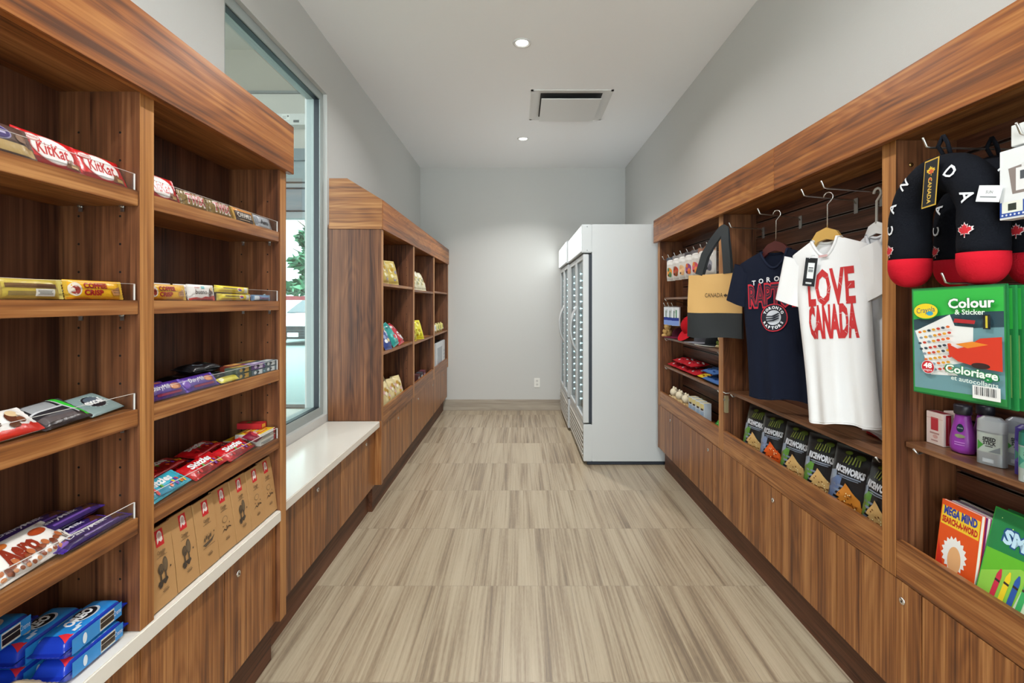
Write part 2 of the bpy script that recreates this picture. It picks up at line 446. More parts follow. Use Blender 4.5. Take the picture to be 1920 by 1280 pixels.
# --- far left display cabinet
fc = thing('display_cabinet', 'far left walnut snack cabinet with open bays between window and back wall', 'cabinet', (-1.05, 4.8, 0))
FB, FF = XL + 0.004, -0.876
YE = YB - 0.004
upright('side_panel', fc, FB, FF, 3.260, 3.305, 0.579, 1.81, WV)
boxpart('base_side_panel', (-0.95, 3.260, 0.172), (FF, 3.305, 0.5785), WV, fc)
for (y0, y1) in ((4.236, 4.290), (5.246, 5.306), (6.275, YE)):
    upright('divider_panel', fc, FB, FF, y0, y1, 0.541, 1.81, WV, (-0.93,))
boxpart('back_panel', (FB, 3.306, 0.541), (FB + 0.01, 6.274, 1.81), WI, fc)
boxpart('top_panel', (FB, 3.265, 1.811), (FF, YE, 1.83), WH, fc)
q = MB()
q.prism([(-1.205, 1.800), (-0.868, 1.800), (-0.868, 1.985), (-1.09, 2.121), (-1.205, 2.121)],
        lambda a, b_: (a, 3.248, b_), lambda a, b_: (a, 3.258, b_), WX)
q.build('crown_return', fc)
boxpart('crown', (-0.888, 3.2582, 1.800), (-0.866, YE, 1.985), WC, fc)
boxpart('base_rail', (-0.8955, 3.306, 0.545), (FF, YE, 0.650), WH, fc)
boxpart('base_shelf', (FB + 0.011, 3.306, 0.560), (-0.8965, 6.274, 0.580), WH, fc)
boxpart('carcass', (FB, 3.306, 0.172), (-0.905, YE, 0.543), dark_m, fc)
boxpart('toe_kick', (-1.15, 3.262, 0), (-0.935, YE, 0.171), WK, fc)
doors(fc, -0.885, 1, [3.307, 3.68, 4.05, 4.42, 4.79, 5.16, 5.53, 5.90, 6.30], 0.174, 0.542, (1, 3, 5, 7))
FS = [[(3.306, 4.235), 1.460, 1.012], [(4.291, 5.245), 1.442, 0.998], [(5.307, 6.274), 1.452, 1.0]]
for (ya, yb), z1, z2 in FS:
    for z in (z1, z2):
        boxpart('shelf', (FB + 0.011, ya, z - 0.02), (FF - 0.003, yb, z), WH, fc, 0.001)

# --- right display cabinet
RBK = 1.300
rc = thing('slatwall_cabinet', 'long walnut slatwall shelving unit along the right wall', 'cabinet', (1.2, 2.5, 0))
RF = 1.120
for (y0, y1, hs) in ((1.521, 1.577, (1.16, 1.26)), (2.807, 2.867, (1.16, 1.26)), (4.065, 4.125, None), (0.24, 0.30, None)):
    upright('side_panel' if y0 > 4 else 'divider_panel', rc, RF, RBK + 0.012, y0, y1, 0.519, 1.815, WV)
boxpart('base_side_panel', (RF + 0.0, 4.105, 0.172), (RBK, 4.125, 0.518), WV, rc)
boxpart('top_panel', (RF + 0.005, 0.24, 1.816), (RBK + 0.012, 4.125, 1.835), WH, rc)
boxpart('crown', (1.085, 0.24, 1.810), (1.107, 2.179, 1.992), WC, rc, 0.001); boxpart('crown', (1.085, 2.180, 1.810), (1.107, 4.128, 1.992), WC, rc, 0.001)
boxpart('crown_cap', (1.107, 0.24, 1.836), (RBK + 0.012, 4.128, 1.990), WX, rc)
for (ya, yb) in ((0.301, 1.5205), (1.5775, 2.8065), (2.8675, 4.0645)): boxpart('base_rail', (RF, ya, 0.519), (RF + 0.019, yb, 0.630), WH, rc, 0.001)
for (ya, yb) in ((0.301, 1.5205), (1.5775, 2.8065), (2.8675, 4.0645)): boxpart('base_shelf', (RF + 0.0195, ya, 0.525), (RBK - 0.001, yb, 0.545), WH, rc)
boxpart('carcass', (RF + 0.02, 0.24, 0.172), (RBK + 0.012, 4.104, 0.518), dark_m, rc)
boxpart('toe_kick', (1.175, 0.24, 0), (RBK, 4.12, 0.171), WK, rc)
doors(rc, RF, -1, [0.285, 0.665, 1.045, 1.424, 1.807, 2.186, 2.570, 2.957, 3.335, 3.714, 4.103], 0.174, 0.5165, (1, 3, 5, 7, 9))
for o in rc.children:
    if o.name.startswith('door'):
        for c in o.children:      # locks sit at the corner nearest the camera
            c.data.transform(Matrix.Translation((0, -0.004, 0)))
# slatwall boards: grooved, with aluminium inserts
alu = P('#8d8a86', 0.35, 1.0, (80.0, 0.05, 0.001))
for (ya, yb) in ((0.301, 1.520), (1.578, 2.806), (2.868, 4.064)):
    q = MB(); z = 0.546; pitch = 0.0775; ph = 1.762 - 0.0775 * 30
    while ph < z: ph += pitch
    zz = z
    while zz < 1.815:
        top = min(ph, 1.815)
        if top - zz > 0.002: q.box((RBK, ya, zz), (RBK + 0.012, yb, top), WS)
        zz = top + 0.007; ph += pitch
    q.box((RBK + 0.012, ya, z), (RBK + 0.0145, yb, 1.815), dark_m)
    o = q.build('slatwall_panel', rc)
    q = MB(); ph = 1.762 - 0.0775 * 15
    while ph < 1.80:
        q.box((RBK - 0.0012, ya, ph - 0.0018), (RBK + 0.010, yb, ph), alu); q.box((RBK - 0.0012, ya, ph + 0.0072), (RBK + 0.003, yb, ph + 0.0088), alu); ph += pitch
    o = q.build('slat_inserts', rc); o['label'] = 'grey metal inserts in the slatwall grooves'

# wood shelves on slatwall brackets
def slat_shelf(y0, y1, z, label, x0=1.143, th=0.015):
    r = thing('slatwall_shelf', label, 'shelf', (1.22, (y0 + y1) / 2, z), 'loose shelves on the slatwall')
    boxpart('shelf_board', (x0, y0, z - th), (RBK - 0.002, y1, z), wood('walnut_shelf', 1, '#4f3322', '#7b5338', '#9a7152', 0.34), r, 0.001)
    for yy in (y0 + 0.035, y1 - 0.035):
        q = MB(); q.tube([(RBK - 0.004, yy, z - th - 0.030), (x0 + 0.10, yy, z - th - 0.018), (x0 + 0.028, yy, z - th - 0.006), (x0 + 0.008, yy, z - th - 0.012), (x0 - 0.004, yy, z - th + 0.002)], 0.0032, steel, 8)
        o = q.build('bracket', r); o['label'] = 'bent steel bracket'
slat_shelf(0.32, 1.513, 0.923, 'walnut shelf with toiletries on it, nearest on the right')
slat_shelf(1.60, 2.79, 0.852, 'walnut shelf hanging below the T-shirts')
slat_shelf(2.90, 4.03, 1.372, 'highest walnut shelf of the far right bay, under the plush key rings')
slat_shelf(2.90, 4.03, 1.063, 'walnut shelf carrying the caps in the far right bay')
slat_shelf(2.90, 4.03, 0.842, 'walnut shelf carrying folded red and blue goods, far right bay')

# ---------------------------------------------------------------- coolers
fw = P('#c9cccd', 0.33, 0, (30.0, 0.02, 0.001)); fw2 = P('#cfd4d6', 0.35); frub = P('#1c2430', 0.5)
lightbox_m = P('#eef6f6', 0.5, emit=3.0); led_m = P('#c8f6ff', 0.5, emit=13.0); led_strip = P('#b9d2d6', 0.4)
vent_m = P('#b5b0a6', 0.5)
def cooler(y0, y1, dx, label, ndoor=2, top=1.975):
    r = thing('drinks_cooler', label, 'refrigerator', (0.9, (y0 + y1) / 2, 0), 'drinks coolers')
    x0 = 0.530 + dx; xb = 1.290; x1 = x0 + 0.07
    zt = top; zh = 1.742; zd = 0.345
    q = MB()                                   # hollow cabinet
    q.box((x1, y0, 0.03), (xb, y0 + 0.045, zt), fw, 0.003); q.box((x1, y1 - 0.045, 0.03), (xb, y1, zt), fw, 0.003)
    q.box((xb - 0.04, y0 + 0.045, 0.03), (xb, y1 - 0.045, zt), fw); q.box((x1, y0 + 0.045, zh + 0.01), (xb - 0.04, y1 - 0.045, zt), fw)
    q.box((x1, y0 + 0.045, 0.03), (xb - 0.04, y1 - 0.045, zd + 0.005), fw)
    q.build('cabinet_body', r)
    q = MB(); q.box((x0 - 0.018, y0, zh), (x1, y1, zt), fw, 0.006); 
    for yy in (y0 + 0.002,):
        for zz in (zh + 0.02, zt - 0.02):
            q.lathe([(0.005, 0), (0.004, 0.002)], P('#8b8d90', 0.3, 1.0), fn=lambda a, b_, c, zz=zz: (x0 + 0.03 + a, y0 - c, zz + b_), seg=8)
    h = q.build('header', r)
    boxpart('light_panel', (x0 - 0.0205, y0 + 0.018, zh + 0.018), (x0 - 0.0175, y1 - 0.018, zt - 0.018), lightbox_m, h)['label'] = 'lit white header panel'
    dw = (y1 - y0) / ndoor
    q = MB(); q.box((x0, y0, 0.03), (x1, y1, zd - 0.012), fw, 0.004); lo = q.build('base_panel', r)
    q = MB(); n_ = 6
    for k in range(n_):
        z = 0.075 + k * 0.038
        q.prism([(x0 - 0.001, z), (x0 - 0.010, z + 0.004), (x0 - 0.010, z + 0.010), (x0 - 0.001, z + 0.018)],
                lambda a, b_: (a, y0 + 0.03, b_), lambda a, b_: (a, y1 - 0.03, b_), vent_m)
    q.build('vent_slats', lo).location = (0, 0, 0)
    for k in range(ndoor):
        a = y0 + k * dw + 0.002; b_ = y0 + (k + 1) * dw - 0.002; fwid = 0.042
        q = MB(); xa, xc = x0 - 0.002, x0 + 0.043
        q.box((xa, a, zd), (xc, a + fwid, zh - 0.012), fw, 0.003); q.box((xa, b_ - fwid, zd), (xc, b_, zh - 0.012), fw, 0.003)
        q.box((xa, a + fwid, zd), (xc, b_ - fwid, zd + fwid), fw, 0.003); q.box((xa, a + fwid, zh - 0.012 - fwid), (xc, b_ - fwid, zh - 0.012), fw, 0.003)
        d = q.build('door', r)
        boxpart('glass_pane', (x0 + 0.012, a + fwid, zd + fwid), (x0 + 0.018, b_ - fwid, zh - 0.012 - fwid), fridge_glass_m, d)
        q = MB(); hy = b_ - 0.03 if k == 0 else a + 0.03
        pts = [(x0 - 0.002, hy, 0.88)] + [(x0 - 0.002 - 0.05 * math.sin(math.pi * t / 8) ** 0.7, hy, 0.90 + 0.38 * t / 8) for t in range(0, 9)] + [(x0 - 0.002, hy, 1.30)]
        q.tube(pts, 0.009, fw, 8); q.build('handle', d)
        q = MB(); q.box((xc, a, zd + 0.002), (x1 - 0.001, b_, zh - 0.014), frub)
        # gasket is a frame, not a slab
        q = MB(); gx = (xc + 0.0005, x1 - 0.0005)
        q.box((gx[0], a, zd), (gx[1], a + 0.03, zh - 0.012), frub); q.box((gx[0], b_ - 0.03, zd), (gx[1], b_, zh - 0.012), frub)
        q.box((gx[0], a + 0.03, zd), (gx[1], b_ - 0.03, zd + 0.03), frub); q.box((gx[0], a + 0.03, zh - 0.042), (gx[1], b_ - 0.03, zh - 0.012), frub)
        q.build('door_gasket', d)['label'] = 'black rubber gasket'
        # lamp strip with bright points just inside the frame
        ls = MB(); yy = b_ - 0.07
        ls.box((x0 + 0.026, yy - 0.010, 0.42), (x0 + 0.040, yy + 0.012, 1.64), led_strip)
        s_ = ls.build('lamp_strip', r)
        z = 0.46
        while z < 1.62:
            ld = MB(); ld.lathe([(0.0062, 0), (0.005, 0.004), (0.001, 0.005)], led_m, fn=lambda p, u, c, z=z: (x0 + 0.033 + p, yy - 0.010 - c, z + u), seg=8)
            ld.build('lamp', s_); z += 0.063
        for zz in (0.62, 0.90, 1.18, 1.46):
            g = MB()
            for t in range(9):
                y_ = a + 0.05 + t * (b_ - a - 0.10) / 8
                g.tube([(x1 + 0.06, y_, zz), (xb - 0.05, y_, zz)], 0.0025, fw2, 5)
            g.tube([(x1 + 0.06, a + 0.05, zz), (x1 + 0.06, b_ - 0.05, zz)], 0.004, fw2, 6)
            g.build('wire_shelf', r)
    for fx in (x1 + 0.03, xb - 0.06):
        for fy in (y0 + 0.04, y1 - 0.08): boxpart('foot', (fx, fy, 0), (fx + 0.04, fy + 0.04, 0.03), frub, r)
    boxpart('base_skirt', (x0 + 0.03, y0 + 0.006, 0.004), (xb - 0.02, y0 + 0.02, 0.03), frub, r)
    return r
cooler(4.200, 5.290, 0.0, 'white glass-door cooler nearer the camera, next to the slatwall cabinet')
cooler(5.320, 6.270, -0.02, 'white glass-door cooler in the far corner by the back wall')

# ---------------------------------------------------------------- ceiling fixtures
lens_m = P('#fffaf0', 0.5, emit=9.0); trim_w = P('#dcdcda', 0.4)
for i, (x, y) in enumerate(((0.02, 3.286), (0.043, 5.21), (0.02, 1.36), (0.02, -0.56), (0.02, -2.0))):
    lab = ['recessed ceiling downlight nearer the camera, in front of the air vent', 'small recessed ceiling downlight beyond the air vent', 'recessed ceiling downlight above the camera', 'recessed ceiling downlight behind the camera', 'recessed ceiling downlight by the shop front'][i]
    r = thing('downlight', lab, 'ceiling light', (x, y, ZC), 'recessed downlights')
    q = MB(); q.lathe([(0.060, 0), (0.058, -0.006), (0.048, -0.007), (0.046, -0.002)], trim_w, (x, y, ZC), 32); q.build('trim_ring', r)
    q = MB(); q.lathe([(0.0455, -0.0015), (0.03, -0.003), (0.004, -0.0035)], lens_m, (x, y, ZC), 32); q.build('lens', r)
    l = bpy.data.lights.new('downlight_lamp', 'AREA'); l.shape = 'DISK'; l.size = 0.09; l.energy = (17, 17, 17, 17, 10)[i]; l.color = (1.0, 0.985, 0.965); l.spread = R((150, 120, 165, 165, 165)[i])
    lo = bpy.data.objects.new('downlight_lamp', l); COL.objects.link(lo); lo.location = (x, y, ZC - 0.012)
r = thing('ceiling_vent', 'square white ceiling air diffuser between the two downlights', 'air vent', (0.42, 4.33, ZC))
vx0, vx1, vy0, vy1 = 0.095, 0.745, 4.01, 4.665
q = MB(); fl = 0.075
for a, b_ in (((vx0, vy0), (vx1, vy0 + 0.02)), ((vx0, vy1 - 0.02), (vx1, vy1)), ((vx0, vy0), (vx0 + 0.02, vy1)), ((vx1 - 0.02, vy0), (vx1, vy1))):
    q.box((a[0], a[1], ZC - 0.006), (b_[0], b_[1], ZC), trim_w)
def ring(fa, za, fb, zb, m):
    A = [(vx0 + fa, vy0 + fa), (vx1 - fa, vy0 + fa), (vx1 - fa, vy1 - fa), (vx0 + fa, vy1 - fa)]
    B = [(vx0 + fb, vy0 + fb), (vx1 - fb, vy0 + fb), (vx1 - fb, vy1 - fb), (vx0 + fb, vy1 - fb)]
    o = len(q.v); q.v += [(p[0], p[1], za) for p in A] + [(p[0], p[1], zb) for p in B]
    for k in range(4): q.face([o + k, o + (k + 1) % 4, o + 4 + (k + 1) % 4, o + 4 + k], m)
ring(0.02, ZC - 0.006, 0.078, ZC - 0.0015, trim_w)
q.build('vent_frame', r)
q = MB(); q.box((vx0 + 0.078, vy0 + 0.06, ZC - 0.003), (vx1 - 0.078, vy1 - 0.078, ZC - 0.0008), P('#3b3d3f', 0.8)); q.build('duct_opening', r)
q = MB(); q.box((vx0 + 0.085, vy0 + 0.075, ZC - 0.046), (vx1 - 0.085, vy1 - 0.075, ZC - 0.038), trim_w, 0.002)
for px in (vx0 + 0.18, vx1 - 0.18): q.box((px, vy0 + 0.2, ZC - 0.038), (px + 0.02, vy0 + 0.22, ZC - 0.003), trim_w)
q.build('deflector_plate', r)

# wall outlet
r = thing('wall_outlet', 'white duplex power outlet low on the back wall', 'power outlet', (0.224, YB, 0.343))
q = MB(); q.box((0.189, YB - 0.006, 0.286), (0.259, YB, 0.400), P('#eceae4', 0.35), 0.003); q.build('cover_plate', r)
for dz in (-0.022, 0.022):
    q = MB(); q.box((0.209, YB - 0.009, 0.343 + dz - 0.014), (0.239, YB - 0.006, 0.343 + dz + 0.014), P('#d8d6d0', 0.4), 0.002)
    for dx in (-0.006, 0.006): q.box((0.224 + dx - 0.001, YB - 0.0095, 0.343 + dz - 0.004), (0.224 + dx + 0.001, YB - 0.009, 0.343 + dz + 0.005), dark_m)
    q.build('socket', r)

# ---------------------------------------------------------------- entrance lobby and street seen through the window
lobby = P('#c9c7bf', 0.7, 0, (80.0, 0.1, 0.001)); lobby_d = P('#aaa599', 0.7, 0, (80.0, 0.1, 0.001)); blg = P('#a9b4ba', 0.5)
pav = P('#7f9492', 0.75, 0, (14.0, 0.4, 0.004))
LY = 6.70
q = MB(); q.box((-6.2, -1.5, -0.06), (-1.42, LY, 0.0), P('#b9b4a8', 0.4, 0, (25.0, 0.05, 0.001))); q.box((-6.2, LY - 0.25, 0.0), (-1.42, LY - 0.05, 0.012), P('#5d5652', 0.9)); struct('floor', q)
q = MB(); q.box((-6.2, -1.5, 4.64), (-1.36, LY + 0.1, 4.75), lobby); struct('ceiling', q)
q = MB(); q.box((-6.3, -1.5, 0), (-6.2, LY + 0.1, 4.7), lobby); struct('wall_lobby_left', q)
q = MB(); q.box((-1.42, YF, ZC + 0.1), (-1.36, LY + 0.1, 4.7), lobby); q.box((-1.44, YB + 0.1, 0), (-1.36, LY + 0.1, ZC + 0.1), lobby); struct('wall_lobby_right', q)
q = MB()
q.box((-6.2, LY, 4.09), (-1.44, LY + 0.15, 4.64), lobby_d); q.box((-6.2, LY - 0.04, 4.06), (-1.44, LY + 0.15, 4.09), P('#7f8484', 0.6))
q.box((-6.2, LY, 3.32), (-1.44, LY + 0.15, 4.06), lobby)
struct('wall_lobby_back', q)
q = MB(); q.box((-6.2, LY - 0.10, 3.17), (-1.44, LY + 0.1, 3.32), P('#7f8d93', 0.5)); q.box((-6.2, LY - 0.03, 2.90), (-1.44, LY + 0.1, 3.17), P('#98a7ab', 0.5))
q.box((-6.2, LY - 0.06, 2.885), (-1.44, LY + 0.1, 2.90), gasket_m); q.box((-6.2, LY - 0.03, 2.825), (-1.44, LY + 0.1, 2.885), blg)
q.box((-6.2, LY - 0.06, 2.81), (-1.44, LY + 0.1, 2.825), gasket_m); q.box((-6.2, LY - 0.03, 2.53), (-1.44, LY + 0.1, 2.81), P('#8d9ba6', 0.5))
q.box((-6.2, LY - 0.06, 2.515), (-1.44, LY + 0.1, 2.53), gasket_m); q.box((-6.2, LY - 0.03, 2.43), (-1.44, LY + 0.1, 2.515), blg)
for x in (-5.9, -4.75, -3.6, -2.45, -1.5): q.box((x, LY - 0.03, 0), (x + 0.06, LY + 0.1, 2.43), blg)
d1 = struct('door_1', q)
q = MB(); q.box((-6.2, LY + 0.03, 0.02), (-1.44, LY + 0.036, 2.43), glass_m); q.build('door_glass', d1)
# automatic-door sensor box with a notice on it
r = thing('door_sensor', 'white sensor box with a small notice above the lobby doors', 'sensor', (-2.95, 6.4, 3.66))
q = MB(); q.box((-3.30, 6.52, 3.60), (-2.66, LY, 3.74), P('#dcdedb', 0.4), 0.006); q.build('housing', r)
q = MB(); q.box((-3.02, 6.517, 3.66), (-2.92, 6.52, 3.73), P('#f2f2ee', 0.5)); 
for k in range(3): q.box((-3.01, 6.5162, 3.672 + k * 0.014), (-2.96, 6.517, 3.677 + k * 0.014), P('#777b7b', 0.6))
q.lathe([(0.012, 0), (0.010, 0.004)], P('#4a4f52', 0.4), fn=lambda a, b_, c: (-2.94 + a, 6.517 - c, 3.705 + b_), seg=12)
q.build('notice', r)
q = MB(); q.box((-2.87, 6.512, 3.625), (-2.80, 6.52, 3.655), P('#5a6163', 0.5)); q.build('sensor_eye', r)

q = MB(); q.box((-60, LY + 0.15, -0.12), (12, 90, -0.01), pav); struct('trim_street', q)
q = MB()
a = [(-4.4, 6.9), (-1.2, 6.9), (-1.2, 10.5), (-5.6, 13.5)]
q.prism([(-3.6, 6.86), (-1.0, 6.86), (-1.0, 14.5), (-4.05, 11.2)], lambda x, y: (x, y, 2.95), lambda x, y: (x, y, 3.25), P('#b8d6cf', 0.5))
struct('trim_canopy', q)
# white car parked across the street
def car():
    cx, cy, cz = -7.0, 15.9, 0.0
    r = thing('car', 'white car parked outside, seen through the window', 'car', (cx, cy, cz))
    wht = P('#f1f4f4', 0.25); blk = P('#1d2529', 0.35); gl = P('#3d5158', 0.12)
    S = lambda k: k
    # lengthwise profile (distance behind nose, height, half width)
    prof = [(0.0, 0.42, 0.72), (0.02, 0.62, 0.82), (0.12, 0.74, 0.86), (0.9, 0.93, 0.90), (1.25, 0.98, 0.90), (2.1, 1.42, 0.66), (3.3, 1.45, 0.64), (4.3, 1.02, 0.84), (4.7, 0.95, 0.80), (4.75, 0.45, 0.76)]
    q = MB()
    def body(u, v):
        k = v * (len(prof) - 1); i = min(int(k), len(prof) - 2); t = k - i
        d, h, wd = [prof[i][j] * (1 - t) + prof[i + 1][j] * t for j in range(3)]
        a = math.pi * u; cxs = math.cos(a); sn = math.sin(a)
        return (cx - wd * math.copysign(abs(cxs) ** 0.45, cxs), cy + d, 0.22 + (h - 0.22) * sn ** 0.55)
    q.grid(body, 20, 36, wht); q.face([k for k in range(21)], blk); q.build('body', r)
    q = MB(); q.box((cx - 0.80, cy - 0.03, 0.20), (cx + 0.80, cy + 0.05, 0.60), blk, 0.03)
    for k in range(3): q.box((cx - 0.55, cy - 0.045, 0.30 + k * 0.08), (cx + 0.55, cy - 0.03, 0.315 + k * 0.08), P('#3f4a4f', 0.3))
    q.build('grille', r)
    q = MB(); q.box((cx - 0.17, cy - 0.06, 0.27), (cx + 0.17, cy - 0.045, 0.40), P('#e7ece9', 0.5)); q.build('licence_plate', r)
    for s in (-1, 1):
        q = MB(); q.prism([(0.45, 0.62), (0.80, 0.66), (0.84, 0.75), (0.5, 0.70)], lambda a, b_: (cx + s * a, cy - 0.04, b_), lambda a, b_: (cx + s * a, cy + 0.10, b_), P('#cfe0e4', 0.1)); q.build('headlight', r)
        for dy in (0.85, 3.8):
            q = MB(); q.lathe([(0.32, -0.1), (0.33, 0.0), (0.32, 0.1), (0.2, 0.11)], blk, fn=lambda a, b_, c, dy=dy: (cx + s * (0.80 + c), cy + dy + a, 0.325 + b_), seg=20); q.build('wheel', r)
    q = MB()
    q.prism([(-0.78, 1.0), (0.78, 1.0), (0.60, 1.40), (-0.60, 1.40)], lambda a, b_: (cx + a, cy + 1.27 + (b_ - 1.0) * 1.98, b_ + 0.01), lambda a, b_: (cx + a, cy + 1.30 + (b_ - 1.0) * 1.98, b_ - 0.02), gl)
    q.build('windscreen', r)
car()
# red rail beyond the car
r = thing('street_rail', 'long dark red rail beyond the parked car', 'railing', (-12, 26, 0))
q = MB(); q.box((-22, 25.9, 1.45), (-4, 26.0, 1.66), P('#8a3a40', 0.6)); q.build('rail', r)
for k in range(7):
    q = MB(); q.box((-21 + k * 2.8, 25.92, -0.01), (-20.9 + k * 2.8, 25.99, 1.45), P('#8a3a40', 0.6)); q.build('post', r)
# pale building
r = thing('office_building', 'pale tall building in the haze across the street', 'building', (-32, 60, 0))
q = MB(); q.box((-40, 60, -0.01), (-24.6, 72, 34), P('#eef3f3', 0.7)); q.build('wall', r)
for k in range(8):
    q = MB(); q.box((-39 + k * 1.9, 59.9, 2), (-38.2 + k * 1.9, 59.98, 33), P('#d4e0e2', 0.3)); q.build('window_strip', r)
r = thing('low_building', 'low white wall across the street behind the red rail', 'building', (-15, 34, 0))
q = MB(); q.box((-24, 33.5, -0.01), (-6, 36, 1.3), P('#e3e9e8', 0.7)); q.build('wall', r)
# tree
def tree(cx, cy, h, rad, label, n=900, z0=1.8):
    r = thing('street_tree', label, 'tree', (cx, cy, 0), 'street trees')
    q = MB(); q.tube([(cx, cy, -0.02), (cx + 0.05, cy, z0), (cx - 0.05, cy, h * 0.8)], [0.16, 0.12, 0.04], P('#5c5148', 0.9), 8)
    rnd = random.Random(int(cx * 10))
    for k in range(9):
        z = z0 + k * (h * 0.6) / 9; a = k * 2.4
        q.tube([(cx, cy, z), (cx + math.cos(a) * rad * 0.7, cy + math.sin(a) * rad * 0.7, z + 0.5)], [0.05, 0.015], P('#5c5148', 0.9), 5)
    q.build('trunk', r)
    q = MB(); cols = [P('#3f7355', 0.6), P('#5a8f6d', 0.6), P('#2a5540', 0.6)]
    for k in range(n):
        t = rnd.random(); z = z0 + t * (h - z0); rr = rad * (1 - 0.75 * t) * rnd.random() ** 0.5 * (0.75 + 0.35 * math.sin(t * 22)); a = rnd.random() * 6.28
        c = Vector((cx + rr * math.cos(a), cy + rr * math.sin(a), z)); s = 0.16 + 0.14 * rnd.random()
        d1 = Vector((rnd.uniform(-1, 1), rnd.uniform(-1, 1), rnd.uniform(-.4, .4))).normalized() * s; d2 = Vector((rnd.uniform(-1, 1), rnd.uniform(-1, 1), rnd.uniform(-1, 1))).normalized() * s * 0.6
        o = len(q.v); q.v += [tuple(c - d1), tuple(c + d2), tuple(c + d1), tuple(c - d2)]; q.face([o, o + 1, o + 2, o + 3], cols[k % 3])
    q.build('foliage', r)
tree(-8.95, 22.5, 5.6, 1.35, 'leafy green tree outside, at the right edge of the window view', 2600, 1.7)
tree(-15.4, 32.0, 3.6, 0.8, 'small distant tree outside, left of the leafy one', 400, 2.4)

# ---------------------------------------------------------------- printed goods: drawing helpers
_txt = {}
def txt(s, bold=0.0):
    k = (s, bold)
    if k in _txt: return _txt[k]
    cu = bpy.data.curves.new('lettering', 'FONT'); cu.body = s; cu.resolution_u = 2; cu.offset = bold
    o = bpy.data.objects.new('lettering', cu); me = bpy.data.meshes.new_from_object(o)
    vs = [(v.co.x, v.co.y) for v in me.vertices]; tr = []
    for p in me.polygons:
        i = list(p.vertices)
        for j in range(1, len(i) - 1): tr.append((vs[i[0]], vs[i[j]], vs[i[j + 1]]))
    bpy.data.objects.remove(o); bpy.data.curves.remove(cu); bpy.data.meshes.remove(me)
    x0 = min(v[0] for v in vs); x1 = max(v[0] for v in vs); y0 = min(v[1] for v in vs); y1 = max(v[1] for v in vs)
    hh = 0.69; mx = (x0 + x1) / 2; my = (min(y0, 0) + y1) / 2
    out = [tuple(((p[0] - mx) / hh, (p[1] - my) / hh) for p in t) for t in tr]
    _txt[k] = (out, (x1 - x0) / hh, (y1 - min(y0, 0)) / hh); return _txt[k]
def ell(cx, cy, rx, ry, n=24, a0=0.0):
    return [(cx + rx * math.cos(a0 + 2 * math.pi * k / n), cy + ry * math.sin(a0 + 2 * math.pi * k / n)) for k in range(n)]
LEAF = [(0, 1), (.17, .62), (.40, .74), (.32, .28), (.56, .52), (.63, .36), (.95, .40), (.84, .12), (.98, 0), (.50, -.36), (.56, -.56), (.07, -.48), (.06, -.95)]
LEAF = LEAF + [(-x, y) for x, y in LEAF[::-1] if x > 0]
def rotp(pts, a, cx=0, cy=0, s=1.0, sy=None):
    c, d = math.cos(R(a)), math.sin(R(a)); sy = s if sy is None else sy
    return [(cx + x * s * c - y * sy * d, cy + x * s * d + y * sy * c) for x, y in pts]
def draw(mb, items, sf, sx, sy, matf, e0=0.0006, de=0.00018, ml=None):
    """items in units of the half sizes sx, sy; sf(u, v, e) gives the surface point lifted by e"""
    e = e0
    for it in items:
        k = it[0]; e += de
        f = lambda u, v, e=e: sf(u, v, e)
        if k == 'r':
            _, cx, cy, a, b, c = it
            pts = [[((cx - a) * sx, (cy - b) * sy), ((cx + a) * sx, (cy - b) * sy), ((cx + a) * sx, (cy + b) * sy), ((cx - a) * sx, (cy + b) * sy)]]
        elif k == 'e':
            _, cx, cy, a, b, c = it; pts = [ell(cx * sx, cy * sy, a * sx, b * sy)]
        elif k == 'p': pts = [[(x * sx, y * sy) for x, y in it[1]]]; c = it[2]
        elif k == 'l':          # leaf: cx, cy, size (metres), angle
            _, cx, cy, sz, an, c = it; pts = [rotp(LEAF, an, cx * sx, cy * sy, sz)]
        else:                   # text: string, cx, cy, cap height (of sy), colour, options
            _, s_, cx, cy, hh, c = it[:6]; o = it[6] if len(it) > 6 else {}
            tr, wd, ht = txt(s_, o.get('b', 0.0)); sc = hh * sy; xs = sc
            if 'w' in o: xs = o['w'] * 2 * sx / wd
            sl = o.get('s', 0.0); an = o.get('r', 0.0); pts = []
            for t in tr: pts.append(rotp([(p[0] * xs + sl * p[1] * sc, p[1] * sc) for p in t], an, cx * sx, cy * sy))
        mb.decal(pts, f, matf(c), ml)
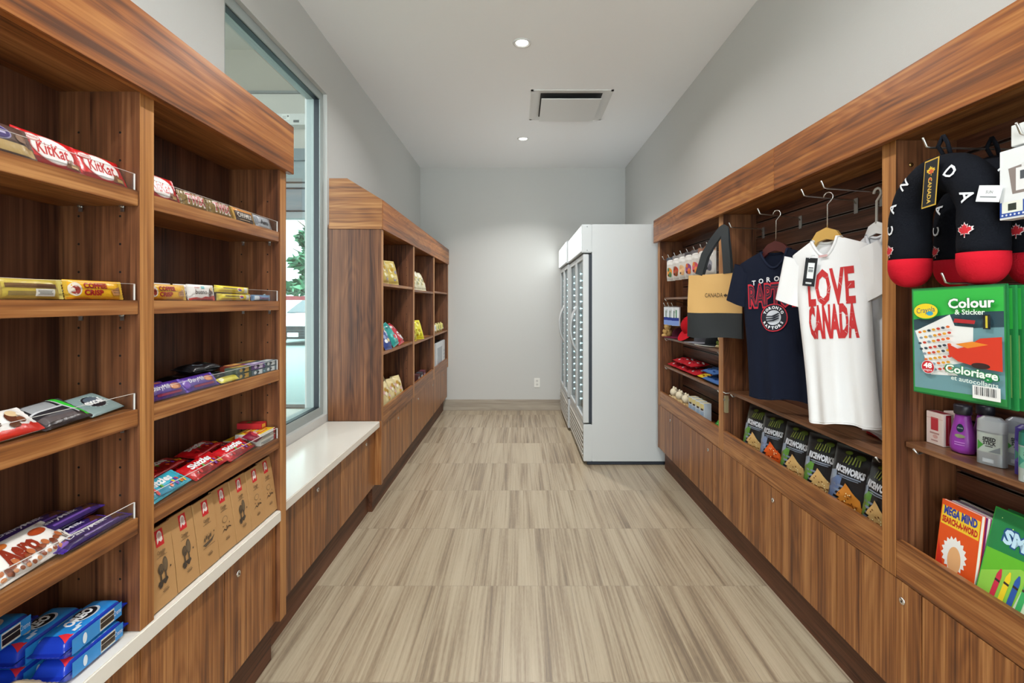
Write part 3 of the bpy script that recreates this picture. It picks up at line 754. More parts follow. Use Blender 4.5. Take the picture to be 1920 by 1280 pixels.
def pack_mb(L, Wd, T, bc, items=(), seal='x', sl=0.010, p=3.0, q=6.0, side=(), mf=W, endc=None, nu=26, nv=12, ml=None, wav=0.0):
    """flow-wrapped pack: x = length, y = width, z = thickness, crimped ends on the given axis"""
    mb = MB(); Lb, Wb = (L / 2 - sl, Wd / 2) if seal == 'x' else (L / 2, Wd / 2 - sl)
    pu, pv = (q, p) if seal == 'x' else (p, q)
    def top(u, v):
        a = 1 - min(1, abs(u) / Lb) ** pu; b = 1 - min(1, abs(v) / Wb) ** pv
        h = T / 2 * max(0, a) ** 0.6 * max(0, b) ** 0.6
        if wav: h *= 1 + wav * (math.sin(u * 95 + v * 40) * 0.5 + math.sin(v * 130 - u * 31) * 0.5)
        return h + 0.0007
    m = mf(bc); me = mf(endc) if endc else m
    def remap(a):   # denser near the ends
        return math.sin((a - 0.5) * math.pi * 0.98) / 2 / math.sin(0.49 * math.pi)
    zz = lambda u, v: 0.0
    for s in (1, -1):
        mb.grid(lambda a, b: ((lambda u, v: (u, v, s * top(u, v)))(remap(a) * L, remap(b) * Wd)), nu, nv, m, True, s < 0,
                mfn=(lambda a, b: me if (abs(remap(a + 0.5 / nu)) * L > Lb if seal == 'x' else abs(remap(b + 0.5 / nv)) * Wd > Wb) else m))
    # notched edges of the crimps
    n = 14
    for s in (-1, 1):
        pts = []
        for k in range(n + 1):
            t = -1 + 2 * k / n; d = 0.0016 if k % 2 else 0.0
            pts.append((s * (L / 2 + d), t * Wd / 2) if seal == 'x' else (t * L / 2, s * (Wd / 2 + d)))
        pts += ([(s * (L / 2 - 0.001), Wd / 2), (s * (L / 2 - 0.001), -Wd / 2)] if seal == 'x' else [(L / 2, s * (Wd / 2 - 0.001)), (-L / 2, s * (Wd / 2 - 0.001))])
        mb.prism(pts, lambda x, y: (x, y, -0.0006), lambda x, y: (x, y, 0.0006), me)
    ml = ml or max(L, Wd) / 14
    draw(mb, items, lambda u, v, e: (u, v, top(u, v) + e), L / 2, Wd / 2, mf, ml=ml)
    if side: draw(mb, side, lambda u, v, e: (u, -Wd / 2 - 0.0004 - e, v), L / 2, T / 2, mf)
    return mb
def box_mb(L, Hh, D, cols, front=(), sidei=(), topi=(), mf=K, bevel=0.0008):
    """carton: x width, y height, z depth (front at +D/2)"""
    mb = MB(); mb.box((-L / 2, -Hh / 2, -D / 2), (L / 2, Hh / 2, D / 2), mf(cols), bevel)
    if front: draw(mb, front, lambda u, v, e: (u, v, D / 2 + e), L / 2, Hh / 2, mf, 0.0001, 0.0001)
    if sidei: draw(mb, sidei, lambda u, v, e: (-L / 2 - e, v, u), D / 2, Hh / 2, mf, 0.0001, 0.0001)
    if topi: draw(mb, topi, lambda u, v, e: (u, Hh / 2 + e, -v), L / 2, D / 2, mf, 0.0001, 0.0001)
    return mb

BAS = {'L': Matrix(((0, 0, 1), (1, 0, 0), (0, 1, 0))), 'R': Matrix(((0, 0, -1), (-1, 0, 0), (0, 1, 0))), 'F': Matrix(((1, 0, 0), (0, 0, -1), (0, 1, 0)))}
def put(me, name, label, cat, side, x, y, rest, lean=0, yaw=0, roll=0, group=None, tilt=0, z=None):
    """stand or lay a finished mesh: side L / R faces the aisle; lean 0 = upright, 90 = lying face up"""
    if isinstance(me, MB): me = me.mesh(name)
    M = Matrix.Rotation(R(yaw), 3, 'Z') @ Matrix.Rotation(R(tilt), 3, 'X') @ BAS[side] @ Matrix.Rotation(R(-lean), 3, 'X') @ Matrix.Rotation(R(roll), 3, 'Z')
    if z is None: z = rest + 0.0006 - min((M @ v.co).z for v in me.vertices)
    o = bpy.data.objects.new(name, me); COL.objects.link(o)
    o.matrix_world = Matrix.Translation((x, y, z)) @ M.to_4x4()
    return tag(o, label, cat, group)

def dots(n, x0, x1, y0, y1, cols, r=(0.03, 0.16), seed=1):
    rnd = random.Random(seed)
    return [('e', rnd.uniform(x0, x1), rnd.uniform(y0, y1), r[0], r[1], cols[k % len(cols)]) for k in range(n)]
def zig(cx, cy, s, n, a, col, rnd=0):
    pts = [(cx + (s if k % 2 else s * a) * math.cos(2 * math.pi * k / (2 * n)), cy + (s if k % 2 else s * a) * math.sin(2 * math.pi * k / (2 * n))) for k in range(2 * n)]
    return ('p', pts, col)

# designs -------------------------------------------------------
D_red = [('p', [(-1, -1), (1, -1), (1, -.8), (-1, -.62)], '#9e0f16'), ('e', .0, .0, .70, .86, '#d9b3ae'), ('e', 0, 0, .67, .80, '#f3efec'),
         ('t', 'KitKat', -.02, -.02, .82, '#c9141b', {'s': .16, 'w': .52, 'b': .02}), ('e', -.56, .52, .24, .26, '#c6504f'), ('e', -.56, .52, .21, .19, '#e8d9d4'),
         ('t', 'Nestle', -.56, .52, .18, '#b33b3c', {'w': .15}), ('p', [(.30, -.86), (.86, -.86), (.92, -.35), (.62, -.5), (.55, -.28), (.38, -.42)], '#7a4a2a'),
         ('r', .62, -.68, .13, .10, '#d8b070'), ('r', .80, .1, .05, .30, '#e8594f')]
D_coffee = [('e', -.74, .0, .16, .7, '#e6d9c8'), ('e', -.74, -.1, .11, .45, '#9b3a34'), ('t', 'COFFEE', -.12, .36, .52, '#a3141b', {'w': .40, 'b': .045}),
            ('t', 'CRISP', -.20, -.36, .52, '#a3141b', {'w': .33, 'b': .045}), ('p', [(.40, -.1), (.78, .38), (.84, -.55), (.48, -.62)], '#c98b4e'),
            ('r', .60, -.1, .14, .05, '#8a5427'), ('r', .62, -.32, .14, .05, '#8a5427'), ('p', [(-1, -1), (-.2, -1), (-.4, -.86), (-1, -.8)], '#d98c1c')]
D_bueno = [('t', 'bueno', -.18, .04, .62, '#4b2a1d', {'s': .12, 'w': .42}), ('t', 'Kinder', -.45, .58, .2, '#c8222a', {'w': .16}), ('r', -.02, .60, .13, .15, '#6fc3cf'),
           ('p', [(-1, -1), (1, -1), (1, -.45), (.85, -.30), (.72, -.52), (.5, -.38), (.36, -.62), (.1, -.55), (-.2, -.78), (-.6, -.66), (-1, -.8)], '#cf2a1e'),
           ('e', .52, .1, .12, .42, '#5d2f1d'), ('e', .62, .44, .13, .26, '#e3c79b'), ('e', .68, -.08, .10, .22, '#7a4329'), ('e', .44, -.38, .12, .2, '#5d2f1d'), ('e', .74, .3, .06, .12, '#f6efe2')]
D_twix = [('r', -.86, 0, .10, .95, '#7c6230'), ('r', .1, 0, .78, .86, '#8b6f35'), ('t', 'TWIX', -.02, .02, 1.30, '#f4ece2', {'s': .15, 'w': .72, 'b': .07}), ('t', 'TWIX', -.02, .02, 1.12, '#b11a26', {'s': .15, 'w': .69, 'b': .03}),
          ('e', .84, -.3, .08, .4, '#c9a55a')]
D_cara = [('r', .0, .72, .95, .26, '#d3872a'), ('t', 'CARAMILK', -.02, -.08, .66, '#ece4da', {'w': .66, 'b': .02}), ('r', -.1, -.72, .45, .06, '#a88d6b'), ('e', .80, -.2, .14, .55, '#c79a3d'), ('r', -.90, 0, .07, .95, '#b98d2c')]
D_silver = [('t', 'Aero', -.05, -.05, .78, '#2c2c33', {'s': .2, 'w': .45, 'b': .02}), ('r', .74, 0, .06, .8, '#4b3a33'), ('r', .86, -.2, .04, .6, '#efefef'), ('r', -.82, .2, .10, .5, '#8a8f97')]
D_purple = [('t', 'DairyMilk', -.12, .1, .62, '#efeaf4', {'s': .2, 'w': .52, 'b': .01}), ('e', -.80, -.05, .10, .45, '#8a63b8'), ('p', [(.42, -.7), (.92, -.6), (.95, .5), (.6, .35)], '#4d2a1e'),
            ('r', .1, -.72, .5, .10, '#6b4a9b'), ('e', .70, .62, .2, .22, '#a23f26')]
D_crispy = [('t', 'DairyMilk', -.2, .18, .55, '#efeaf4', {'s': .2, 'w': .45}), ('e', .45, .1, .28, .42, '#a85a3a'), ('e', .40, .0, .18, .22, '#d48a55'), ('r', .0, -.62, .6, .14, '#8a1f4a'), ('e', -.82, 0, .10, .6, '#6c3fa0')]
D_aero = [('t', 'Aero', -.12, .05, 1.0, '#8c2f1c', {'s': .15, 'w': .40, 'b': .05}), ('e', -.26, .62, .14, .2, '#b9652b'), ('e', .52, .42, .2, .22, '#a9441f')] + \
         [('e', -.92 + k * .125, -.62 + .13 * math.sin(k * 2.1) + .02 * k, .065, .13 + .05 * (k % 3), ['#8a4524', '#b5673a', '#6f3219'][k % 3]) for k in range(15)] + \
         [('e', -.85 + k * .13, -.84 + .04 * math.sin(k), .05, .09, ['#c98555', '#8a4524'][k % 2]) for k in range(14)]
D_excel = [zig(.05, .0, .66, 18, .72, '#c3d3d2'), ('e', .02, .02, .52, .56, '#20242e'), ('e', .06, .2, .40, .3, '#5b6a78'), ('t', 'excel', -.02, .02, .46, '#f5f7f7', {'s': .12, 'w': .50, 'b': .04})]
D_black = [('r', -.25, .48, .48, .32, '#9a9da0'), ('r', -.1, .12, .7, .05, '#c7c9cc'), ('r', -.2, -.52, .62, .22, '#5a5558'), ('p', [(.35, 1), (.62, 1), (.66, .2), (.98, -.3), (.95, -.85), (.60, -.5), (.42, .1)], '#35cf3b'), ('p', [(.28, 1), (.36, 1), (.44, .1), (.62, -.6), (.55, -.65), (.36, .05)], '#b9bcbd')]
RB = ['#f2c81c', '#e2591f', '#7a3aa0', '#d4202a', '#58a83a']
D_sk = lambda edge: [('p', [(-.8, -.5), (-.2, -.15), (.5, -.3), (.9, .1), (.9, -.6), (.3, -.9), (-.5, -.95)], edge), ('t', 'Skittles', -.12, .32, .62, '#f4f6f7', {'s': .12, 'w': .60, 'b': .04})] + dots(14, -.6, .85, -.72, -.12, RB, (.055, .17), 5)
D_wafer = [('r', -.86, 0, .1, .9, '#a3873a'), ('r', .0, .2, .7, .22, '#6b4a2e'), ('r', .35, -.45, .28, .35, '#e5e0d6'), ('r', .35, -.45, .22, .22, '#a5a29b'), ('r', -.3, -.55, .35, .2, '#8c7a4a')]
D_pep = [('e', .25, .1, .13, .55, '#f5f5f5'), ('e', .25, .22, .11, .3, '#d63a2e'), ('e', .27, -.08, .10, .2, '#2f4fa5'), ('r', -.35, -.4, .5, .08, '#b98a1c'), ('r', .72, 0, .16, .8, '#e9e6d8'), ('r', -.3, .35, .4, .1, '#5a3c22')]
D_oreo = [('r', .05, 0, .72, .86, '#2784cf'), ('e', .12, .08, .27, .52, '#16181f'), ('e', .14, .0, .33, .62, '#cfd6dc'), ('e', .13, .05, .29, .56, '#1a1d26'), ('t', 'OREO', -.02, .12, .62, '#f3f5f7', {'s': .2, 'w': .36, 'b': .05}),
          ('p', [(-.80, -.85), (-.56, -.85), (-.66, -.1)], '#cf2b36'), ('r', -.40, -.66, .1, .10, '#cfe0ee'), ('r', -.28, -.5, .08, .06, '#cfe0ee')]
D_oreo_side = [('r', .05, 0, .74, .70, '#2d8ad2'), ('r', .32, 0, .22, .62, '#d9d3c6'), ('r', .32, .30, .21, .18, '#2f241f'), ('r', .32, -.2, .21, .26, '#2f241f'), ('t', 'Creme', .64, 0, .5, '#d7e6f2', {'w': .12}), ('e', -.35, 0, .06, .5, '#d7e6f2')]

# ---------------------------------------------------------------- near left cabinet, top shelf (z 1.589)
z = 1.5895
red = pack_mb(.128, .066, .013, '#cf151c', D_red).mesh('wafer_bar')
def L(me, name, label, cat, x, y, rest, **k): return put(me, name, label, cat, 'L', x, y, rest, **k)
G = 'bars on the top shelf of the near left cabinet'
L(red, 'wafer_bar', 'red wafer bar with white oval, leaning on the top shelf, second from the near divider', 'chocolate bar', -.906, .988, z, lean=24, roll=-2, group=G)
L(red, 'wafer_bar', 'red wafer bar with white oval, on the top shelf against the middle divider', 'chocolate bar', -.908, 1.106, z, lean=26, roll=-1, group=G)
L(red, 'wafer_bar', 'red wafer bar with white oval, first on the top shelf beyond the middle divider', 'chocolate bar', -.906, 1.287, z, lean=20, group=G)
L(red, 'wafer_bar', 'red wafer bar half hidden behind the front bars of the near top shelf', 'chocolate bar', -.945, .955, z, lean=18, roll=2, group=G)
L(red, 'wafer_bar', 'red wafer bar hidden deepest behind the brown bar on the near top shelf', 'chocolate bar', -.985, .925, z, lean=16, roll=-2, group=G)
bis = pack_mb(.128, .060, .014, '#5a4038', [('r', 0, -.62, .96, .3, '#c2a266'), ('e', -.1, .2, .46, .50, '#8f86a8'), ('e', -.1, .2, .42, .42, '#3b2a6e'), ('r', -.1, .2, .3, .08, '#b9b0d0'), ('e', .62, .1, .16, .3, '#8c6a55')])
L(bis, 'biscuit_bar', 'brown bar with purple oval at the left edge of the view, top shelf', 'chocolate bar', -.893, .872, z, lean=24, group=G)
tw = pack_mb(.118, .044, .018, '#8b6f35', D_twix, endc='#9c8045').mesh('caramel_bar')
L(tw, 'caramel_bar', 'gold bar with big red letters next to the red bar, far bay top shelf', 'chocolate bar', -.897, 1.408, z, lean=18, group=G)
L(tw, 'caramel_bar', 'gold bar with big red letters beside the dark brown bar, far bay top shelf', 'chocolate bar', -.897, 1.533, z, lean=18, group=G)
L(pack_mb(.130, .046, .014, '#46342c', D_cara, endc='#b98d2c'), 'caramel_bar', 'dark brown bar with an orange stripe and white capitals, far bay top shelf', 'chocolate bar', -.897, 1.662, z, lean=18, group=G)
L(pack_mb(.112, .044, .014, '#a9adb3', D_silver), 'chocolate_bar', 'silver bar with dark script at the far end of the top shelf', 'chocolate bar', -.897, 1.790, z, lean=18, group=G)
for k, y in enumerate((1.44, 1.60)):
    L(tw, 'caramel_bar', ['gold bar standing in the second row behind the first gold bar', 'gold bar standing in the second row behind the dark brown bar'][k], 'chocolate bar', -.945, y, z, lean=14, group=G)
# second shelf (z 1.338)
z = 1.3385; G = 'bars on the second shelf of the near left cabinet'
cof = pack_mb(.146, .040, .020, '#eeb21d', D_coffee, endc='#e2b63a').mesh('coffee_bar')
L(cof, 'coffee_bar', 'yellow bar with dark red capitals at the right end of the nearest second shelf', 'chocolate bar', -.894, 1.078, z, lean=10, group=G)
L(cof, 'coffee_bar', 'yellow bar with dark red capitals, first beyond the middle divider on the second shelf', 'chocolate bar', -.894, 1.296, z, lean=10, group=G)
waf = pack_mb(.140, .038, .020, '#c7b04a', D_wafer, endc='#d8c86a').mesh('coffee_bar')
L(waf, 'coffee_bar', 'yellow bar showing its olive back label, front of the nearest second shelf', 'chocolate bar', -.894, .930, z, lean=12, group=G)
L(waf, 'coffee_bar', 'yellow back-turned bar in the second row of the second shelf', 'chocolate bar', -.924, 1.00, z, lean=5, roll=1, group=G)
L(waf, 'coffee_bar', 'yellow back-turned bar cut by the left edge of the view on the second shelf', 'chocolate bar', -.926, .850, z, lean=5, group=G)
bu = pack_mb(.118, .044, .016, '#eee9e4', D_bueno).mesh('hazelnut_bar')
L(bu, 'hazelnut_bar', 'white bar with brown script between the yellow bars, far bay second shelf', 'chocolate bar', -.894, 1.438, z, lean=8, group=G)
L(bu, 'hazelnut_bar', 'white bar behind the yellow bar nearest the divider, second shelf', 'chocolate bar', -.926, 1.30, z, lean=2, group=G)
L(bu, 'hazelnut_bar', 'white bar standing behind the front white bar of the far bay', 'chocolate bar', -.926, 1.43, z, lean=2, group=G)
yb = pack_mb(.185, .021, .020, '#e9d23a', D_pep, endc='#dcc94a', p=2.2).mesh('candy_roll')
L(yb, 'candy_roll', 'lower of two long yellow rolls stacked on the far bay second shelf', 'candy', -.890, 1.600, z, lean=0, group=G)
L(yb, 'candy_roll', 'upper of two long yellow rolls stacked on the far bay second shelf', 'candy', -.892, 1.592, z + .0215, lean=0, roll=-1, group=G)
bl = pack_mb(.125, .020, .016, '#7fa3c9', [('t', 'Mentos', .1, 0, .9, '#b0325a', {'w': .5}), ('r', -.6, 0, .2, .7, '#dfe6ee'), ('e', .78, 0, .12, .6, '#f2f2f2')], p=2.2).mesh('mint_roll')
L(bl, 'mint_roll', 'pale blue roll at the far end of the second shelf, bottom one', 'candy', -.890, 1.765, z, group=G)
pu = pack_mb(.150, .022, .016, '#6a5a86', [('r', 0, .1, .6, .4, '#8c7fa5'), ('e', .5, 0, .15, .6, '#b9a9c9')], p=2.2).mesh('mint_roll')
L(pu, 'mint_roll', 'dusky purple roll lying behind the rolls at the far end of the second shelf', 'candy', -.925, 1.74, z + .0, lean=30, group=G)
# third shelf (z 1.089)
z = 1.0895; G = 'sweets on the third shelf of the near left cabinet'
bub = pack_mb(.170, .066, .018, '#f0ece8', D_bueno)
L(bub, 'hazelnut_bar', 'white bar with brown script at the left edge of the view, third shelf', 'chocolate bar', -.918, .880, z, lean=52, roll=2, group=G)
blk = pack_mb(.118, .078, .020, '#2b2a2f', D_black, endc='#3b3a40').mesh('gum_pack')
L(blk, 'gum_pack', 'black and grey pack with a bright green corner, nearest third shelf', 'gum pack', -.925, 1.014, z, lean=62, roll=5, group=G)
L(blk, 'gum_pack', 'black pack with green corner lying behind the white bar, nearest third shelf', 'gum pack', -1.012, .89, z, lean=88, roll=0, group=G)
L(pack_mb(.098, .076, .012, '#8ba3a3', D_excel, p=6, q=12, sl=.002), 'gum_pack', 'grey-green gum pack with white letters in a black oval, nearest third shelf', 'gum pack', -.932, 1.118, z + .0, lean=66, roll=6, group=G)
cr = pack_mb(.150, .046, .018, '#4a2b86', D_crispy, endc='#5f3fae').mesh('milk_chocolate_bar')
L(cr, 'milk_chocolate_bar', 'purple bar with white script, first beyond the divider on the third shelf', 'chocolate bar', -.900, 1.298, z, lean=38, group=G)
L(cr, 'milk_chocolate_bar', 'purple bar with white script beside the small yellow pack, third shelf', 'chocolate bar', -.900, 1.440, z, lean=40, group=G)
L(cr, 'milk_chocolate_bar', 'purple bar lying in the second row of the far bay third shelf', 'chocolate bar', -.955, 1.32, z, lean=60, roll=3, group=G)
L(pack_mb(.105, .022, .016, '#ece05a', [('r', .0, .0, .7, .3, '#d9cb3a'), ('e', -.8, 0, .12, .6, '#f5f0c0')], p=2.4), 'candy_roll', 'small yellow roll lying on the third shelf beside the purple bar', 'candy', -.888, 1.565, z, lean=60, group=G)
lic = pack_mb(.150, .060, .026, '#15161a', [('r', -.1, .3, .5, .12, '#2e3740'), ('e', .4, -.2, .2, .3, '#3a4a3c'), ('r', -.3, -.4, .3, .1, '#56606a')], wav=.25).mesh('licorice_bag')
for k, (x, y, zz, ro) in enumerate(((-.945, 1.560, z, 4), (-1.000, 1.515, z, -6), (-.962, 1.535, z + .031, -3))):
    L(lic, 'licorice_bag', ['glossy black bag in the middle of the far bay third shelf, in front', 'glossy black bag at the back of the far bay third shelf', 'glossy black bag lying on top of the other two on the third shelf'][k], 'candy bag', x, y, zz, lean=84, roll=ro, group=G)
gum = []
for c, d in (('#4c5a4e', '#c7a14a'), ('#5d6f78', '#dfe6e8'), ('#6b4a8a', '#d9cfe6'), ('#8a3a2c', '#e0b060')):
    gum.append(box_mb(.085, .018, .040, c, [('r', .3, 0, .3, .8, d), ('e', -.5, 0, .2, .6, d), ('r', -.05, .1, .15, .3, '#2c2c33')], topi=[('r', .0, 0, .8, .6, d), ('r', -.3, 0, .2, .3, c)]).mesh('gum_box'))
spots = [(-.899, 1.640, 0, 0), (-.899, 1.728, 0, 1), (-.899, 1.816, 0, 1), (-.899, 1.640, 1, 0), (-.899, 1.730, 1, 2), (-.899, 1.817, 1, 1), (-.943, 1.68, 0, 3), (-.943, 1.775, 0, 2), (-.943, 1.69, 1, 3), (-.943, 1.785, 1, 0)]
nm = ['green gum box with gold end, lower row beside the small yellow roll', 'grey gum box in the middle of the lower front row', 'grey gum box at the far end of the lower front row', 'green gum box stacked on the first green one', 'purple gum box stacked in the middle front', 'grey gum box stacked at the far end of the third shelf', 'brown-red gum box in the rear row, bottom', 'purple gum box in the rear row, bottom', 'brown-red gum box on top of the rear row', 'green gum box on top of the rear row']
for (x, y, lv, g), lb in zip(spots, nm): L(gum[g], 'gum_box', lb + ', third shelf', 'gum box', x, y, z + lv * .0192, group=G)
# fourth shelf (z .841)
z = .8415; G = 'sweets on the lowest shelf of the near left cabinet'
ae = pack_mb(.175, .086, .022, '#ebe6e0', D_aero, endc='#d9d4cc').mesh('bubble_chocolate_bar')
L(ae, 'bubble_chocolate_bar', 'white bar with reddish script and brown bubbles, in front on the nearest lowest shelf', 'chocolate bar', -.928, .955, z, lean=62, roll=4, group=G)
L(ae, 'bubble_chocolate_bar', 'white bar with reddish script half behind another, nearest lowest shelf', 'chocolate bar', -1.000, .905, z, lean=72, roll=8, group=G)
dm = pack_mb(.185, .036, .020, '#33215f', D_purple, endc='#4a2f9a').mesh('milk_chocolate_bar')
for k, (x, y, lv, ro) in enumerate(((-.895, 1.074, 0, 2), (-.932, 1.060, 0, 1), (-.970, 1.040, 0, 3), (-1.010, 1.02, 0, 0), (-.955, 1.070, 1, 2), (-.992, 1.03, 1, 1))):
    L(dm, 'milk_chocolate_bar', ['dark purple bar with white script, front one behind the acrylic guard', 'dark purple bar with white script, second row from the guard', 'dark purple bar with white script, third row from the guard', 'dark purple bar lying deepest against the back of the lowest shelf', 'dark purple bar stacked across the second and third rows', 'dark purple bar stacked on the deepest bars'][k] + ', nearest bay', 'chocolate bar', x, y, z + lv * .0215, lean=84, roll=ro, group=G)
sa = pack_mb(.165, .062, .020, '#3fb4cc', D_sk('#2a8fb0'), wav=.2).mesh('fruit_candy_pack'); sr = pack_mb(.165, .062, .020, '#c4141c', D_sk('#8c0f16'), wav=.2).mesh('fruit_candy_pack')
fr = [(sa, -.915, 1.312, 0, 62, 4, 'aqua pack of coloured sweets at the front next to the divider'), (sa, -.985, 1.318, 0, 84, 4, 'aqua pack of coloured sweets second from the front next to the divider'),
      (sr, -.915, 1.482, 0, 62, 4, 'red pack of coloured sweets at the front beside the aqua pack'), (sr, -.985, 1.490, 0, 84, 3, 'red pack of coloured sweets behind the front red one'),
      (sr, -.915, 1.650, 0, 62, 3, 'red pack of coloured sweets at the front in the middle of the bay'), (sr, -.985, 1.662, 0, 84, 2, 'red pack of coloured sweets behind the middle front one'),
      (sr, -.985, 1.40, 1.1, 84, 4, 'red pack of coloured sweets on top near the back, near side'), (sr, -.985, 1.58, 1.1, 84, 6, 'red pack of coloured sweets on top near the back, in the middle')]
for me, x, y, lv, le, ro, lb in fr: L(me, 'fruit_candy_pack', lb + ', lowest shelf', 'candy bag', x, y, z + lv * .023, lean=le, roll=ro, group=G)
L(pack_mb(.07, .05, .018, '#7a1830', [('e', .1, 0, .5, .5, '#b0303f'), ('e', .3, .1, .2, .3, '#d9a0a0')], wav=.2), 'gummy_pack', 'small dark crimson pack between the red and the yellow packs, lowest shelf', 'candy bag', -.903, 1.742, z + .022, lean=70, roll=6, group=G)
ju = box_mb(.105, .020, .040, '#d8d5cc', [('r', 0, .0, .96, .25, '#9aa0a0'), ('r', .86, 0, .12, .9, '#b3202a'), ('r', -.2, -.5, .5, .15, '#8d9392')], topi=[('r', 0, 0, .96, .92, '#e9c31f'), ('p', [(-.7, -.5), (.5, -.3), (.8, .5), (-.5, .4)], '#d8641c'), ('r', .1, .1, .4, .12, '#f3e27a')]).mesh('chew_box')
for k, (x, y, lv) in enumerate(((-.901, 1.800, 0), (-.901, 1.798, 1), (-.945, 1.795, 0), (-.945, 1.792, 1), (-.985, 1.79, 0))):
    L(ju, 'chew_box', ['yellow and white box at the bottom in front', 'yellow and white box on top in front', 'yellow box in the second row, bottom', 'yellow box in the second row, top', 'yellow box in the third row at the back'][k] + ', end of the lowest shelf', 'candy box', x, y, z + lv * .0212, group=G)
rd = box_mb(.04, .020, .085, '#b9202a', [('r', 0, 0, .6, .6, '#d9a03a')], topi=[('r', 0, 0, .8, .8, '#c42a2a'), ('r', 0, .2, .5, .2, '#3c8a3a')])
L(rd, 'chew_box', 'small red box lying on the rear yellow boxes, end of the lowest shelf', 'candy box', -.955, 1.83, z + .0427, group=G)
# stone ledge: cookies and coffee
z = .5785; G = 'blue cookie packs on the stone ledge'
orr = pack_mb(.180, .062, .044, '#1a37a8', D_oreo, side=D_oreo_side, p=9, q=9, sl=.012, endc='#1a2f9e', mf=lambda c: P(c, 0.22, 0.0, (30.0, 0.35, 0.004))).mesh('cookie_pack')
for k, (x, y, lv, ro) in enumerate(((-.920, 1.078, 0, 1), (-.922, 1.078, 1, 2), (-.990, 1.050, 0, 1), (-.990, 1.052, 1, 2), (-1.018, .905, 0, 0), (-1.018, .955, 2, 3), (-1.000, .955, 1, 1))):
    if k in (4,): continue
    if k == 6: x, y, lv = -1.020, .860, 1
    if k == 5: x, y = -1.008, .955
    L(orr, 'cookie_pack', ['blue cookie pack at the bottom of the front stack', 'blue cookie pack on top of the front stack', 'blue cookie pack at the bottom of the rear stack', 'blue cookie pack on top of the rear stack', '', 'blue cookie pack lying highest, on the left of the pile', 'blue cookie pack lowest at the left edge of the view'][k] + ', stone ledge', 'cookie pack', x, y, (z + lv * .0455) if k != 6 else z, lean=90, roll=ro, group=G)
L(pack_mb(.17, .075, .04, '#d8c39a', [('r', .3, .1, .25, .4, '#c22a22'), ('e', -.3, 0, .3, .5, '#b98a55'), ('r', .3, -.6, .3, .2, '#efe6d2')], wav=.15), 'cracker_pack', 'cream and red cracker pack at the lower left corner of the view, stone ledge', 'cracker pack', -.925, .905, z, lean=84, roll=3)
